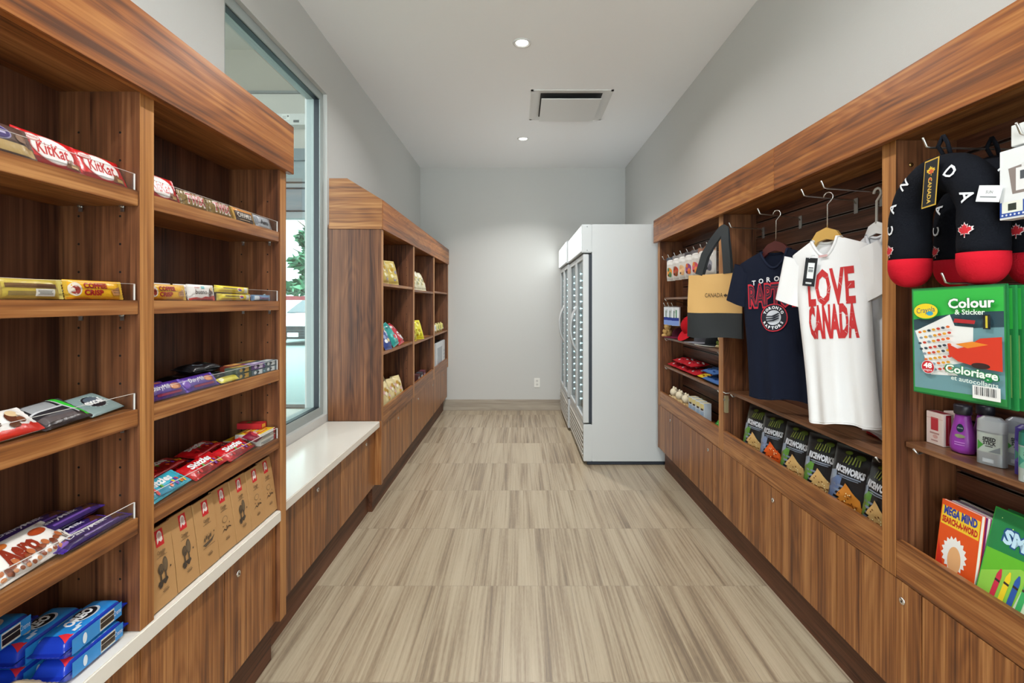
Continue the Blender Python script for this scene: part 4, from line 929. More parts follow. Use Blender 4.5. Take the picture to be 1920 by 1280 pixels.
# kraft coffee bags
kr = P('#b98d5a', 0.75, 0, (70.0, 0.25, 0.002)); krd = P('#c9a06e', 0.8)
def coffee_bag(kind):
    mb = MB(); w2_, h_, d_ = .044, .193, .055
    fz = lambda v: d_ / 2 - .006 * (v / h_) - .010 * max(0, v / h_ - .8)
    prof = [(0, d_ / 2, -d_ / 2), (.3, .9, -.9), (.7, .7, -.62), (.86, .45, -.30), (.93, .38, .12), (1.0, .36, .28)]
    ys = [0, .25, .5, .72, .86, .94, 1.0]; fr_ = [1, .97, .92, .84, .76, .72, .66]; bk = [-1, -.98, -.85, -.55, -.1, .35, .5]
    o = len(mb.v); n = len(ys)
    for t, a, b in zip(ys, fr_, bk):
        mb.v += [(-w2_, t * h_, b * d_ / 2), (w2_, t * h_, b * d_ / 2), (w2_, t * h_, a * d_ / 2), (-w2_, t * h_, a * d_ / 2)]
    for i in range(n - 1):
        for k in range(4): a = o + i * 4; mb.face([a + k, a + (k + 1) % 4, a + 4 + (k + 1) % 4, a + 4 + k], kr)
    mb.face([o + 3, o + 2, o + 1, o], kr); e = o + 4 * (n - 1); mb.face([e, e + 1, e + 2, e + 3], kr)
    def front(u, v, e):
        t = v / h_
        for i in range(n - 1):
            if t <= ys[i + 1] or i == n - 2:
                s = (t - ys[i]) / (ys[i + 1] - ys[i]); return (u, v, (fr_[i] * (1 - s) + fr_[i + 1] * s) * d_ / 2 + e)
    ink = '#54412c'
    it = [('r', .05, .86, .32, .105, '#c81e24')] + [('e', .05, .885, .20, .062, '#e9ddd8'), ('p', [(-.17, .79), (.0, .83), (.12, .80), (.27, .82), (.27, .86), (-.17, .86)], '#e9ddd8'), ('e', .05, .885, .14, .040, '#c9a9a4')]
    it += [('t', 'Canadian', .05, .685, .045, ink, {'w': .32, 's': .2}), ('t', 'COFFEE', .05, .645, .030, ink, {'w': .22}), ('r', .05, .625, .42, .003, '#7b6244')]
    if kind == 0:      # animal drawing with tall rounded back
        it += [('e', .22, .50, .20, .10, '#5a4a38'), ('e', .22, .50, .15, .08, '#6d5a44'), ('e', -.15, .47, .22, .07, '#4b3d2e'), ('r', -.2, .36, .06, .07, '#4b3d2e'), ('r', .18, .37, .06, .06, '#4b3d2e'), ('p', [(-.5, .28), (-.1, .30), (.1, .26), (.35, .31), (.3, .34), (-.4, .33)], '#40352a'), ('l', -.25, .27, .0080, 20, '#40352a'), ('e', .60, .44, .06, .014, ink)]
        it += [('r', -.25 + .08 * k, .49 + .01 * (k % 2), .012, .035, '#8b7152') for k in range(4)] + [('r', .12 + .07 * k, .51, .008, .06, '#85704f') for k in range(3)]
    elif kind == 1:    # canoe-like drawing
        it += [('p', [(-.6, .36), (-.3, .32), (.4, .35), (.7, .42), (.3, .385), (-.3, .37)], '#5a4a38')] + [('e', -.35 + .2 * k, .42 + .02 * (k % 2), .07, .030, '#5a4a38') for k in range(4)] + [('r', -.3 + .2 * k, .46, .015, .03, ink) for k in range(4)] + [('e', .62, .47, .05, .012, ink), ('r', 0, .31, .62, .003, ink)]
    else:              # thin line drawing
        it += [('e', .0, .49, .3, .05, '#7f6849'), ('e', .0, .49, .26, .042, '#b98d5a'), ('p', [(-.55, .30), (-.2, .36), (.0, .33), (.3, .37), (.6, .34), (.55, .325), (.3, .35), (.0, .31), (-.2, .34)], ink), ('e', -.3, .40, .04, .010, ink), ('e', .45, .41, .04, .010, ink), ('e', .1, .37, .05, .02, ink)]
    it += [('r', .05, .19, .26, .004, ink), ('r', .05, .175, .2, .003, ink), ('t', 'ROASTED', .05, .21, .020, ink, {'w': .2})]
    draw(mb, it, front, w2_, h_, lambda c: P(c, 0.7), 0.0004, 0.00012, ml=.03)
    return mb.mesh('coffee_bag')
kb = [coffee_bag(k) for k in range(3)]
for k, (y, kd, le) in enumerate(((1.272, 0, 4), (1.364, 0, 5), (1.456, 1, 4), (1.547, 2, 6), (1.638, 0, 5), (1.728, 2, 4), (1.816, 2, 6))):
    lb = ['kraft coffee bag with a bear-like drawing, touching the middle divider', 'kraft coffee bag with a bear-like drawing, second from the middle divider', 'kraft coffee bag with a canoe drawing', 'kraft coffee bag with a thin line drawing, right after the canoe one', 'kraft coffee bag with a bear-like drawing, between two bags with thin line drawings', 'kraft coffee bag with a thin line drawing, next to last towards the window', 'kraft coffee bag with a thin line drawing, last one by the end panel'][k]
    L(kb[kd], 'coffee_bag', lb, 'coffee bag', -.905, y, .5785, lean=le, group='kraft coffee bags on the stone ledge')

# ---------------------------------------------------------------- far left cabinet goods
def chip(bc, items, w_=.13, h_=.18, T=.05, wav=.12): return pack_mb(w_, h_, T, bc, items, seal='y', p=2.2, q=4.0, sl=.008, wav=wav, nu=14, nv=18)
blob = lambda cs, seed: dots(9, -.6, .6, -.7, .7, cs, (.22, .16), seed)
goldm = chip('#c9b25e', blob(['#e8e0b8', '#b7902a', '#8d8aa8', '#d8c78a'], 3)).mesh('snack_bag')
tealm = chip('#2f9a94', blob(['#e8eeee', '#c9414f', '#5cc0b6', '#1f6f78'], 4)).mesh('snack_bag')
bluem = chip('#3d4f93', blob(['#e8eaf0', '#28336b', '#d8c890', '#8fa0c8'], 5)).mesh('snack_bag')
creamm = chip('#e0cf9a', blob(['#f1e8c8', '#c59a4a', '#d8b0a8', '#a8842c'], 6)).mesh('snack_bag')
yelm = chip('#d9cf2a', blob(['#efe67a', '#b0a81c', '#a98b1c'], 7)).mesh('snack_bag')
whim = chip('#d9d3b4', blob(['#f2efe0', '#c7b56a', '#9a9a7a'], 8)).mesh('snack_bag')
pinkm = chip('#b9826c', blob(['#d8b0a0', '#9a5a3c', '#e8d0c0', '#c0402c'], 9)).mesh('snack_bag')
redm = chip('#c02f3f', blob(['#e8eeee', '#8c1f2f', '#d8b0b0'], 10)).mesh('snack_bag')
def S(me, lb, x, y, rest, **k): return L(me, 'snack_bag', lb + ', far left cabinet', 'snack bag', x, y, rest, group='snack bags in the far left cabinet', **k)
S(goldm, 'gold chip bag nearest to the end panel on the top shelf', -.935, 3.50, 1.4605, lean=14, yaw=-8)
S(goldm, 'larger looking gold chip bag second on the top shelf', -.935, 3.72, 1.4605, lean=16, yaw=-26)
S(tealm, 'teal and white bag leaning in the middle of the first bay', -.935, 3.70, 1.0125, lean=30, roll=12, yaw=-10)
S(bluem, 'dark blue bag next to the end panel, middle shelf', -.925, 3.49, 1.0125, lean=26, yaw=-6)
S(redm, 'red and white bag leaning behind the teal one', -.945, 3.88, 1.0125, lean=36, roll=10, yaw=-10)
S(creamm, 'cream bag at the bottom, closest to the end panel', -.958, 3.47, .5805, lean=12, yaw=-8)
S(creamm, 'cream bag at the bottom, second from the end panel', -.958, 3.66, .5805, lean=16, yaw=-10, roll=5)
S(creamm, 'cream bag at the bottom, third from the end panel', -.958, 3.84, .5805, lean=14, yaw=-8, roll=-4)
S(creamm, 'cream bag at the bottom, last before the first divider', -.958, 4.02, .5805, lean=16, yaw=-18)
S(creamm, 'cream snack bag in the back row of the bottom, near side', -1.02, 3.60, .5805, lean=8)
S(creamm, 'cream snack bag in the back row of the bottom, far side', -1.02, 3.85, .5805, lean=8, roll=4)
S(whim, 'whitish bag just behind the first divider, top shelf', -.925, 4.42, 1.4425, lean=16, yaw=-8)
S(whim, 'whitish bag second from the first inner divider, top shelf', -.925, 4.60, 1.4425, lean=20, yaw=-12)
S(whim, 'whitish bag third from the first inner divider, top shelf', -.925, 4.78, 1.4425, lean=22, yaw=-14)
S(yelm, 'yellow bag just behind the first divider, middle shelf', -.925, 4.42, .9985, lean=10, yaw=-10)
S(yelm, 'bright yellow bag leaning in the second bay, middle shelf', -.930, 4.66, .9985, lean=20, yaw=-30)
S(pinkm, 'pinkish brown bag standing at the bottom of the second bay', -.958, 4.47, .5805, lean=6, yaw=-20)
for k, (y, c, c2) in enumerate(((4.72, '#5a3030', '#c9b9b0'), (4.86, '#3c3c44', '#d0d0d0'), (5.00, '#6b2f3a', '#b9a0a0'))):
    L(box_mb(.10, .09, .05, c, [('r', 0, .2, .7, .3, c2)]), 'snack_box', ['dark red box beside the pinkish bag', 'grey-black box in the middle of the bottom', 'maroon box nearest the second inner divider'][k] + ', second bay of the far left cabinet', 'snack box', -.945, y, .5805, group='small boxes in the far left cabinet')
for k, (y, c, c2) in enumerate(((5.40, '#c8d4dc', '#4d6f9a'), (5.56, '#e6e6dc', '#9aa8b0'), (5.73, '#d9d08a', '#7f8f3a'), (5.90, '#c9c070', '#a8a03a'), (6.07, '#ded27a', '#8a8a3a'))):
    L(pack_mb(.11, .10, .05, c, [('e', 0, 0, .55, .5, c2), ('r', 0, -.5, .4, .15, '#f2f2ea')], seal='y', p=2.5), 'noodle_cup', ['pale blue tub nearest the second inner divider', 'white tub second from the second inner divider', 'yellow-green tub in the middle of the row', 'dull yellow tub second from the back wall', 'pale yellow tub nearest the back wall'][k] + ', far left cabinet', 'snack tub', -.925, y, 1.0005, lean=6, group='tubs in the last bay of the far left cabinet')
mw = thing('microwave_oven', 'small white microwave oven in the last bay of the far left cabinet', 'microwave', (-1.03, 5.85, .581))
q = MB(); q.box((-1.19, 5.56, .590), (-.920, 6.20, .885), P('#26282c', 0.4), .004); q.build('body', mw)
q = MB(); q.box((-.9198, 5.56, .590), (-.897, 6.05, .885), P('#d6dade', 0.3), .003); dr = q.build('door', mw)
q = MB(); q.box((-.897, 5.64, .65), (-.8960, 5.97, .83), P('#8f9aa6', 0.15)); q.build('window', dr)
q = MB(); q.box((-.9198, 6.052, .590), (-.897, 6.20, .885), P('#cfd3d6', 0.3), .003); pn = q.build('control_panel', mw)
for k in range(4):
    q = MB(); q.box((-.897, 6.08, .63 + k * .04), (-.8958, 6.17, .655 + k * .04), P('#a9afb5', 0.4)); q.build('button', pn)
for fy in (5.60, 6.14):
    q = MB(); q.box((-.96, fy, .5805), (-.94, fy + .02, .590), dark_m); q.build('foot', mw)

# ---------------------------------------------------------------- right side: hooks
def Rr(me, name, label, cat, x, y, rest, **k): return put(me, name, label, cat, 'R', x, y, rest, **k)
def hook(x, y, z, label, yb=None, xb=RBK, r=0.0028):
    """slatwall hook: plate on the wall at yb, arm to the tip at (x, y), tip turned up"""
    yb = y if yb is None else yb
    h = thing('display_hook', label, 'hook', (xb, yb, z), 'steel slatwall hooks')
    q = MB(); q.tube([(xb - 0.004, yb, z - 0.012), (xb - 0.014, yb, z), (x + 0.016, y, z), (x + 0.006, y, z + 0.003), (x, y, z + 0.018), (x - 0.004, y, z + 0.026)], r, steel, 8); q.build('arm', h)
    q = MB(); q.box((xb - 0.004, yb - 0.011, z - 0.050), (xb - 0.0018, yb + 0.011, z + 0.008), P('#a9aaa8', 0.35, 0.8)); q.build('plate', h)
    return h
HZ = 1.724
hook(1.062, 2.27, HZ, 'steel hook holding the navy T-shirt', 2.36)
hook(1.048, 1.893, HZ + .002, 'steel hook holding the white T-shirt on the wooden hanger', 1.97)
hook(1.050, 1.772, HZ + .004, 'upper empty-tipped steel hook above the rear white T-shirt', 1.83)
hook(1.100, 2.672, HZ, 'steel hook holding the tan and black tote bag', 2.72)
hook(1.045, 1.320, 1.732, 'steel hook holding the first neck pillow', 1.335)
hook(1.040, 1.255, 1.380, 'steel hook holding the front colouring pad', 1.26)
hook(1.055, .98, 1.372, 'steel hook holding the second stack of colouring pads', .98)
hook(1.048, 1.075, 1.685, 'steel hook holding the white charger box', 1.08)

# ---------------------------------------------------------------- T-shirts
def tshirt(bw, ln, dep, cloth, items=(), sl=.085, bk=.35, sth=1.0, fold=1.0, seed=1, neck=.34, nd=.062, rib=None, hemc=None):
    mb = MB(); rnd = random.Random(seed); ph = [rnd.uniform(0, 6) for _ in range(4)]
    def zt(s, back=False):
        a = abs(s)
        if a < neck: return -(0.014 if back else nd) * math.cos(math.pi / 2 * a / neck) ** 0.8
        return -(a - neck) / (1 - neck) * .042
    def half(t): return bw * (1.0 + .05 * math.cos(t * 3.1) - .04 * math.sin(t * 3.1))
    def fl(s, t): return fold * t * (.0085 * math.sin(6.5 * s + ph[0] + .8 * t) + .004 * math.sin(13 * s + ph[1])) + fold * .003 * math.sin(9 * t + 3 * s + ph[2])
    def wf(s, t): return dep * (1 - min(1, s * s)) ** .5 * (.45 + .55 * min(1, t * 2.2)) + fl(s, t) * (1 - s ** 6)
    def F_(a, b, back=False):
        s = math.sin((a * 2 - 1) * math.pi / 2); t = 1 - b; z0 = zt(s, back)
        return (s * half(t), z0 * (1 - t) - ln * t - (.006 * math.sin(4 * s + ph[3]) * t), wf(s, t) if not back else -wf(-s, t) * bk - .002)
    mb.grid(lambda a, b: F_(a, b), 40, 36, cloth); mb.grid(lambda a, b: F_(a, b, True), 40, 30, cloth, True, True)
    # sleeves hang down at the sides
    for s in (-1, 1):
        c0 = Vector((s * bw * .86, -.095)); c1 = Vector((s * (bw + sl * .36), -.222)); n0 = .062; n1 = .058
        d = (c1 - c0).normalized(); nrm = Vector((-d.y, d.x))
        def G_(a, b):
            an = 2 * math.pi * a; c = c0.lerp(c1, b); n_ = n0 + (n1 - n0) * b
            k = math.cos(an) * n_; dd = math.sin(an) * (.020 + .006 * b + .003 * math.sin(5 * an + ph[0])) * sth
            p = c + nrm * k; up = .035 * (1 - b) * (1 if k * nrm.y > 0 else .4)
            return (p.x, p.y + up, dd)
        mb.grid(G_, 28, 8, cloth, True, s < 0)
        mb.grid(lambda a, b: (lambda g: (g[0], g[1], g[2] * 1.06))(G_(a, .955 + .05 * b)), 28, 1, cloth, True, s < 0)
    # ribbed collar
    pts = [F_((math.asin(s_) / (math.pi / 2) + 1) / 2, 1.0) for s_ in [neck * (k / 9 - 1) for k in range(19)]]
    pb = [F_((math.asin(s_) / (math.pi / 2) + 1) / 2, 1.0, True) for s_ in [neck * (1 - k / 9) for k in range(19)]]
    mb.tube([(p[0], p[1] - .002, p[2] + .001) for p in pts] + [(p[0], p[1], p[2]) for p in pb] + [(pts[0][0], pts[0][1] - .002, pts[0][2] + .001)], .0055, rib or cloth, 6, False)
    hm = [F_(k / 30, 0.012) for k in range(31)]
    mb.tube([(p[0], p[1], p[2] + .0002) for p in hm], .0011, rib or cloth, 4)
    def sf(u, v, e):
        for _ in range(1): pass
        s = max(-.99, min(.99, u / bw)); z0 = zt(s); t = max(0, min(1, (z0 - v) / (ln + z0)));  s = max(-.99, min(.99, u / half(t)))
        return (u, v, wf(s, t) + e)
    draw(mb, items, sf, 1.0, 1.0, lambda c: P(c, .75), .0014, .0003, ml=.012)
    return mb
def hanger(label, x, y, z, yaw, mat, span, hookz, wood_=True, group='clothes hangers'):
    """z is the neck height of the garment; arms drop to the shoulders"""
    h = thing('clothes_hanger', label, 'hanger', (x, y, z), group); h.rotation_euler = (0, 0, R(yaw))
    def T(u, v, w_): return Matrix.Rotation(R(yaw), 4, 'Z') @ Vector((-w_, -u, v)) + Vector((x, y, z))
    q = MB()
    up = [(-span, -.050), (-span * .6, -.012), (-.035, .038), (0, .052), (.035, .038), (span * .6, -.012), (span, -.050)]
    lo = [(span, -.068), (span * .55, -.036), (.03, .002), (0, .010), (-.03, .002), (-span * .55, -.036), (-span, -.068)]
    th = .008 if wood_ else .003
    q.prism(up + lo, lambda a, b: T(a, b, -th), lambda a, b: T(a, b, th), mat)
    if wood_: q.tube([T(-span * .8, -.075, 0), T(span * .8, -.075, 0)], .004, mat, 8)
    o = q.build('hanger_arms'); 
    inv = (Matrix.Translation((x, y, z)) @ Matrix.Rotation(R(yaw), 4, 'Z')).inverted(); o.data.transform(inv); o.parent = h
    q = MB(); hz = hookz - z; rr = .017
    pts = [T(0, .045, 0), T(.001, hz - .045, 0)] + [T(.004 + rr * math.sin(a) * 1.0 - .0, hz - .018 + rr * (-math.cos(a)) + .0, 0) for a in [0.6, 1.2, 1.8, 2.4, 3.0, 3.6, 4.2, 4.7]]
    q.tube(pts, .0022 if wood_ else .0045, chrome if wood_ else mat, 8); o = q.build('hanger_hook'); o.data.transform(inv); o.parent = h
    return h
navy = F('#161b2b'); whitec = F('#e9e9ea'); 
it = []
ar = 'TORONTO'
for k, ch in enumerate(ar): a = (k - 3) / 3; it.append(('t', ch, .012 + a * .105, -.125 - .010 * a * a, .020, '#dfe0e4', {'b': .03}))
it += [('t', 'RAPTORS', .012, -.195, .092, '#c22134', {'w': .135, 'b': .075}), ('t', 'RAPTORS', .012, -.195, .088, '#191e2e', {'w': .130, 'b': .03}), ('t', 'RAPTORS', .012, -.195, .082, '#7c1a2c', {'w': .126, 'b': -.02})]
it += [('e', .0, -.292, .062, .060, '#c22134'), ('e', .0, -.292, .058, .056, '#161a28'), ('e', .0, -.292, .033, .032, '#c9ccd4')]
for k, ch in enumerate('TORONTO'):
    a = R(150 - k * 20); it.append(('t', ch, .045 * math.cos(a), -.292 + .0435 * math.sin(a), .0115, '#eceef2', {'r': math.degrees(a) - 90, 'b': .05}))
for k, ch in enumerate('RAPTORS'):
    a = R(210 + k * 20); it.append(('t', ch, .045 * math.cos(a), -.292 + .0435 * math.sin(a), .0115, '#eceef2', {'r': math.degrees(a) + 90, 'b': .05}))
for k in range(3): it.append(('p', [(-.031, -.283 - .011 * k), (-.005, -.284 - .009 * k), (.022, -.272 - .010 * k), (.029, -.275 - .010 * k), (.004, -.289 - .009 * k), (-.029, -.288 - .011 * k)], '#161a28'))
ns = tshirt(.165, .645, .045, navy, it, seed=3, nd=.075, rib=F('#1b2133'))
Rr(ns, 't_shirt', 'navy T-shirt with red and white lettering and a round ball emblem on a mahogany hanger', 'T-shirt', 1.122, 2.235, 0, yaw=34, roll=3, z=1.560, group=None)
hanger('dark mahogany hanger inside the navy T-shirt', 1.122, 2.235, 1.550, 34, P('#4a1f1c', .3), .135, HZ + .012)
lt = [('t', 'LOVE', .012, -.178, .122, '#c02a2c', {'w': .080, 'b': .03}), ('t', 'CANADA', .012, -.302, .108, '#c02a2c', {'w': .084, 'b': .05})]
rn = random.Random(5); lt += [('p', rotp([(-.012, 0), (.010, .0006), (.012, -.0006)], rn.uniform(0, 180), .012 + rn.uniform(-.075, .075), -.24 + rn.uniform(-.11, .11)), '#e4dcdc') for _ in range(26)]
lt += [('r', -.002, -.064, .016, .004, '#c9a0a0')]
wsm = tshirt(.128, .668, .050, whitec, lt, seed=8, sl=.10, sth=.75)
Rr(wsm, 't_shirt', 'white T-shirt with big distressed red capitals, front of the stack on a pale wooden hanger', 'T-shirt', 1.132, 1.880, 0, yaw=31, roll=5, z=1.566)
hanger('pale wooden hanger inside the front white T-shirt', 1.132, 1.880, 1.556, 31, P('#c39a52', .35, 0, (30.0, .1, .001)), .112, HZ + .014)
plain = tshirt(.112, .69, .015, F('#dcdde0'), (), seed=12, sl=.05, sth=.35, fold=.35).mesh('t_shirt')
Rr(plain, 't_shirt', 'plain pale grey T-shirt on a white hanger just behind the lettered white one', 'T-shirt', 1.254, 1.795, 0, yaw=4, roll=1, z=1.574)
hanger('white plastic hanger behind the pale wooden one', 1.254, 1.795, 1.566, 4, P('#e6e6e4', .4), .105, HZ + .010, False)
pk = tshirt(.112, .70, .008, F('#d3c9cf'), [('p', [(.02, -.2), (.11, -.22), (.11, -.62), (.06, -.60), (.04, -.4)], '#c25a70')], seed=15, sl=.05, fold=.3, sth=.3)
Rr(pk, 't_shirt', 'pale T-shirt with a faded pink stripe, next to last in the stack', 'T-shirt', 1.273, 1.790, 0, yaw=1, z=1.560)
rdshirt = tshirt(.112, .715, .006, F('#c02428'), (), seed=16, sl=.05, fold=.2, sth=.25)
Rr(rdshirt, 't_shirt', 'red T-shirt at the very back of the stack, only its right edge showing', 'T-shirt', 1.284, 1.785, 0, yaw=0, z=1.560)
# hang tag on the white shirt
ht = thing('hang_tag', 'black hang tag with a white sticker on the lettered white T-shirt', 'tag', (1.058, 1.872, 1.50))
q = MB(); q.box((-.021, -.052, -.0006), (.021, .052, .0006), K('#1e2226')); draw(q, [('r', .1, .1, .55, .55, '#e8ecec'), ('r', .1, .3, .4, .04, '#5a6064'), ('r', .1, .1, .4, .1, '#8a9094'), ('r', 0, -.78, .5, .06, '#d0d4d4'), ('r', 0, .84, .7, .1, '#0f1216')], lambda u, v, e: (u, v, .0007 + e), .021, .052, K, .0001, .0001)
me = q.mesh('card'); o = bpy.data.objects.new('card', me); COL.objects.link(o)
M_ = Matrix.Rotation(R(36), 3, 'Z') @ BAS['R'] @ Matrix.Rotation(R(-7), 3, 'Z'); me.transform(Matrix.Translation((0.013, .012, -.055)) @ M_.to_4x4()); o.parent = h_ = ht
q = MB(); q.tube([(1.100, 1.895, 1.508), (1.080, 1.888, 1.506), (1.066, 1.880, 1.494)], .0008, P('#d8d8d8', .4), 5); q.build('string', ht)

# ---------------------------------------------------------------- tote bag
def tote():
    t = thing('tote_bag', 'tan and black tote bag with black straps, hanging beside the navy T-shirt', 'tote bag', (1.045, 2.745, 1.32))
    yaw = 36; MT = Matrix.Translation((1.045, 2.745, 1.32)) @ (Matrix.Rotation(R(yaw), 3, 'Z') @ BAS['R']).to_4x4()
    inv = Matrix.Translation((-1.045, -2.745, -1.32))
    w2_, zt_, zb_ = .158, .165, -.175
    tan = P('#d3a868', .7, 0, (60.0, .1, .001)); blk = P('#25292c', .65, 0, (60.0, .25, .002))
    def th(u, v): return (.010 + .020 * (zt_ - v) / .34) * (1 - (u / w2_) ** 4 * .8)
    def fin(q, nm, lab=None):
        me = q.mesh(nm); me.transform(inv @ MT); o = bpy.data.objects.new(nm, me); COL.objects.link(o); o.parent = t
        if lab: o['label'] = lab
        return o
    def panel(v0, v1, m, front=True):
        q = MB()
        for s in (1, -1):
            q.grid(lambda a, b: ((lambda u, v: (u * (1 + .04 * (zt_ - v) / .34), v + .006 * math.sin(u * 18) * (1 if v < -.1 else .2), s * (th(u, v) + .002 * math.sin(u * 30 + v * 22))))((a * 2 - 1) * w2_, v0 + (v1 - v0) * b)), 16, 10, m, True, s < 0)
        return q
    q = panel(-.043, zt_, tan)
    draw(q, [('t', 'CANADA', .012, .052, .022, '#3a2a1a', {'w': .052}), ('l', .079, .050, .011, 0, '#3a2a1a')], lambda u, v, e: (u * 1.02, v, th(u, v) + .003 + e), 1, 1, lambda c: P(c, .7), ml=.02)
    fin(q, 'upper_panel', 'tan upper half')
    q = panel(zb_, -.0425, blk); fin(q, 'lower_panel', 'black lower half')
    for s in (1, -1):
        q = MB(); n = 14
        pts = []
        for k in range(n + 1):
            a = k / n; u = -.085 + .17 * a; v = zt_ + (.238) * math.sin(math.pi * a) ** .55; u = u * (1 - .55 * math.sin(math.pi * a)) + .06 * math.sin(math.pi * a)
            pts.append((u, v, s * (.012 - .008 * math.sin(math.pi * a))))
        o = len(q.v)
        for i, p in enumerate(pts):
            a = Vector(pts[max(i - 1, 0)]); b = Vector(pts[min(i + 1, n)]); d = (b - a).normalized(); nn = Vector((-d.y, d.x, 0)).normalized() * .022
            for sg, dz in ((1, .001), (-1, .001), (-1, -.001), (1, -.001)): q.v.append((p[0] + nn.x * sg, p[1] + nn.y * sg, p[2] + dz))
        for i in range(n):
            for k in range(4): c = o + i * 4; q.face([c + k, c + 4 + k, c + 4 + (k + 1) % 4, c + (k + 1) % 4], blk, False)
        fin(q, 'strap', 'flat black strap')
tote()

# ---------------------------------------------------------------- neck pillows
def neck_pillow(label, x, y, z, yaw=0, tagc=True, seed=1):
    t = thing('neck_pillow', label, 'neck pillow', (x, y, z), 'neck pillows'); t.rotation_euler = (0, 0, R(yaw))
    B = BAS['R'].to_4x4(); plush = P('#14161c', .95, 0, (260.0, .5, .003), .1); rd = P('#c11a2a', .9, 0, (260.0, .5, .003), .1)
    # centre line: leg, arch, leg (u, v); v = 0 at the leg tips
    cl = []
    for k in range(9): a = k / 8; cl.append((-.103 + .0 * a, .045 + .125 * a))
    for k in range(1, 18): a = math.pi * (1 - k / 18); cl.append(((.103) * math.cos(a), .170 + .118 * math.sin(a)))
    for k in range(9): a = k / 8; cl.append((.103, .170 - .125 * a))
    n = len(cl)
    def rad(i): return .0485
    def tub(i0, i1, m, cap=None):
        q = MB(); pts = [(p[0], p[1], 0) for p in cl[i0:i1]]; rr = [rad(i) * (1 + .02 * math.sin(i * 1.7)) for i in range(i0, i1)]
        q.tube(pts, rr, m, 28, True); return q
    def fin(q, nm, lab=None, par=None):
        me = q.mesh(nm); me.transform(B); o = bpy.data.objects.new(nm, me); COL.objects.link(o); o.parent = par or t
        if lab: o['label'] = lab
        return o
    q = tub(2, n - 2, plush)
    def on(s, ca, r_=.0489):   # surface mapping around a spot on the tube: s = index along the centre line
        i = int(s); f_ = s - i; c = Vector(cl[i]).lerp(Vector(cl[min(i + 1, n - 1)]), f_); d = (Vector(cl[min(i + 1, n - 1)]) - Vector(cl[i])).normalized(); nn = Vector((-d.y, d.x))
        def f(u, v, e, c=c, ca=ca):
            # work in picture axes around the spot, wrap onto the tube
            p = c + Vector((u, v)); off = (p - c).dot(nn) + ca; off = max(-.05, min(.05, off))
            return (c.x + u + nn.x * ca, c.y + v + nn.y * ca, math.sqrt(max(0, r_ ** 2 - off ** 2)) + e)
        return f, d
    for ch, s in (('C', 7.2), ('A', 10.2), ('N', 13.4), ('A', 15.6), ('D', 20.6), ('A', 24.2)):
        if ch == 'A' and s == 15.6: continue
        f, d = on(s, .012 if s < 16 else .012); an = math.degrees(math.atan2(d.y, d.x))
        draw(q, [('t', ch, 0, 0, .026, '#dfe2e6', {'r': an, 'b': .02})], f, 1, 1, lambda c: P(c, .8), .0012, ml=.008)
    for s, an in ((3.6, 12), (n - 6.4, 0)):
        f, d = on(s, .014 if s < 10 else .004)
        draw(q, [('l', 0, 0, .0190, an, '#e6dcdc'), ('l', 0, 0, .0158, an, '#c6202c')], f, 1, 1, lambda c: P(c, .8), .0012, .0006, ml=.008)
    fin(q, 'body', 'black plush body with embroidery')
    for sx in (-.103, .103):
        q = MB(); prof = [(.0500 * math.cos(a) ** .8 if math.cos(a) > 0 else .001, -.0555 * math.sin(a)) for a in [math.pi / 2 * k / 10 for k in range(11)]][::-1]
        prof[0] = (.002, -.0555)
        q.lathe(prof + [(.0495, .020)], rd, seg=28, fn=lambda a, b, c: (sx + a, .058 + c, b)); fin(q, 'end_cap', 'red plush end')
    q = MB(); q.tube([(0, .335, 0), (-.015, .362, 0), (.0, .385, .0)], .005, plush, 6); q.tube([(.02, .33, 0), (.012, .362, 0), (.0, .385, .0)], .005, plush, 6); fin(q, 'hanging_loop')
    if tagc:
        q = MB(); q.prism([(-.020, -.062), (.020, -.055), (.020, .062), (-.020, .055)], lambda a, b: (a, b, -.0005), lambda a, b: (a, b, .0005), K('#c9a13a'))
        draw(q, [('p', [(-.0178, -.0585), (.0178, -.052), (.0178, .0585), (-.0178, .052)], '#15161a'), ('l', .0, .030, .0125, 10, '#d8b52e'), ('l', .001, .028, .008, 10, '#c2512c'), ('t', 'CANADA', 0, -.018, .0105, '#d8b04a', {'r': -90, 'b': .02}), ('e', 0, .010, .003, .003, '#c23a2c')], lambda u, v, e: (u, v, .0006 + e), 1, 1, K, .0001, .0001)
        me = q.mesh('tag'); me.transform(B @ Matrix.Translation((.022, .258, .056)) @ Matrix.Rotation(R(-5), 4, 'Z')); o = bpy.data.objects.new('paper_tag', me); COL.objects.link(o); o.parent = t; o['label'] = 'black card tag with gold border'
    return t
neck_pillow('black and red plush neck pillow with white letters, in front of all', 1.078, 1.300, 1.372, 4)
neck_pillow('black and red plush neck pillow hanging directly behind the front one', 1.215, 1.315, 1.372, 3, False)
neck_pillow('black and red plush neck pillow at the right edge of the view', 1.215, .975, 1.380, 0, False)
q = MB(); q.box((-.022, -.018, -.0006), (.022, .018, .0006), K('#e4e6e6')); draw(q, [('t', 'SUN', 0, .2, .34, '#6a6e72', {'w': .3}), ('r', 0, -.4, .7, .08, '#8a8e92')], lambda u, v, e: (u, v, .0007 + e), .022, .018, K, .0001, .0001)
Rr(q, 'care_label', 'small white cloth label sticking out of the front neck pillow', 'label', 1.045, 1.138, 0, yaw=20, roll=-12, z=1.575)
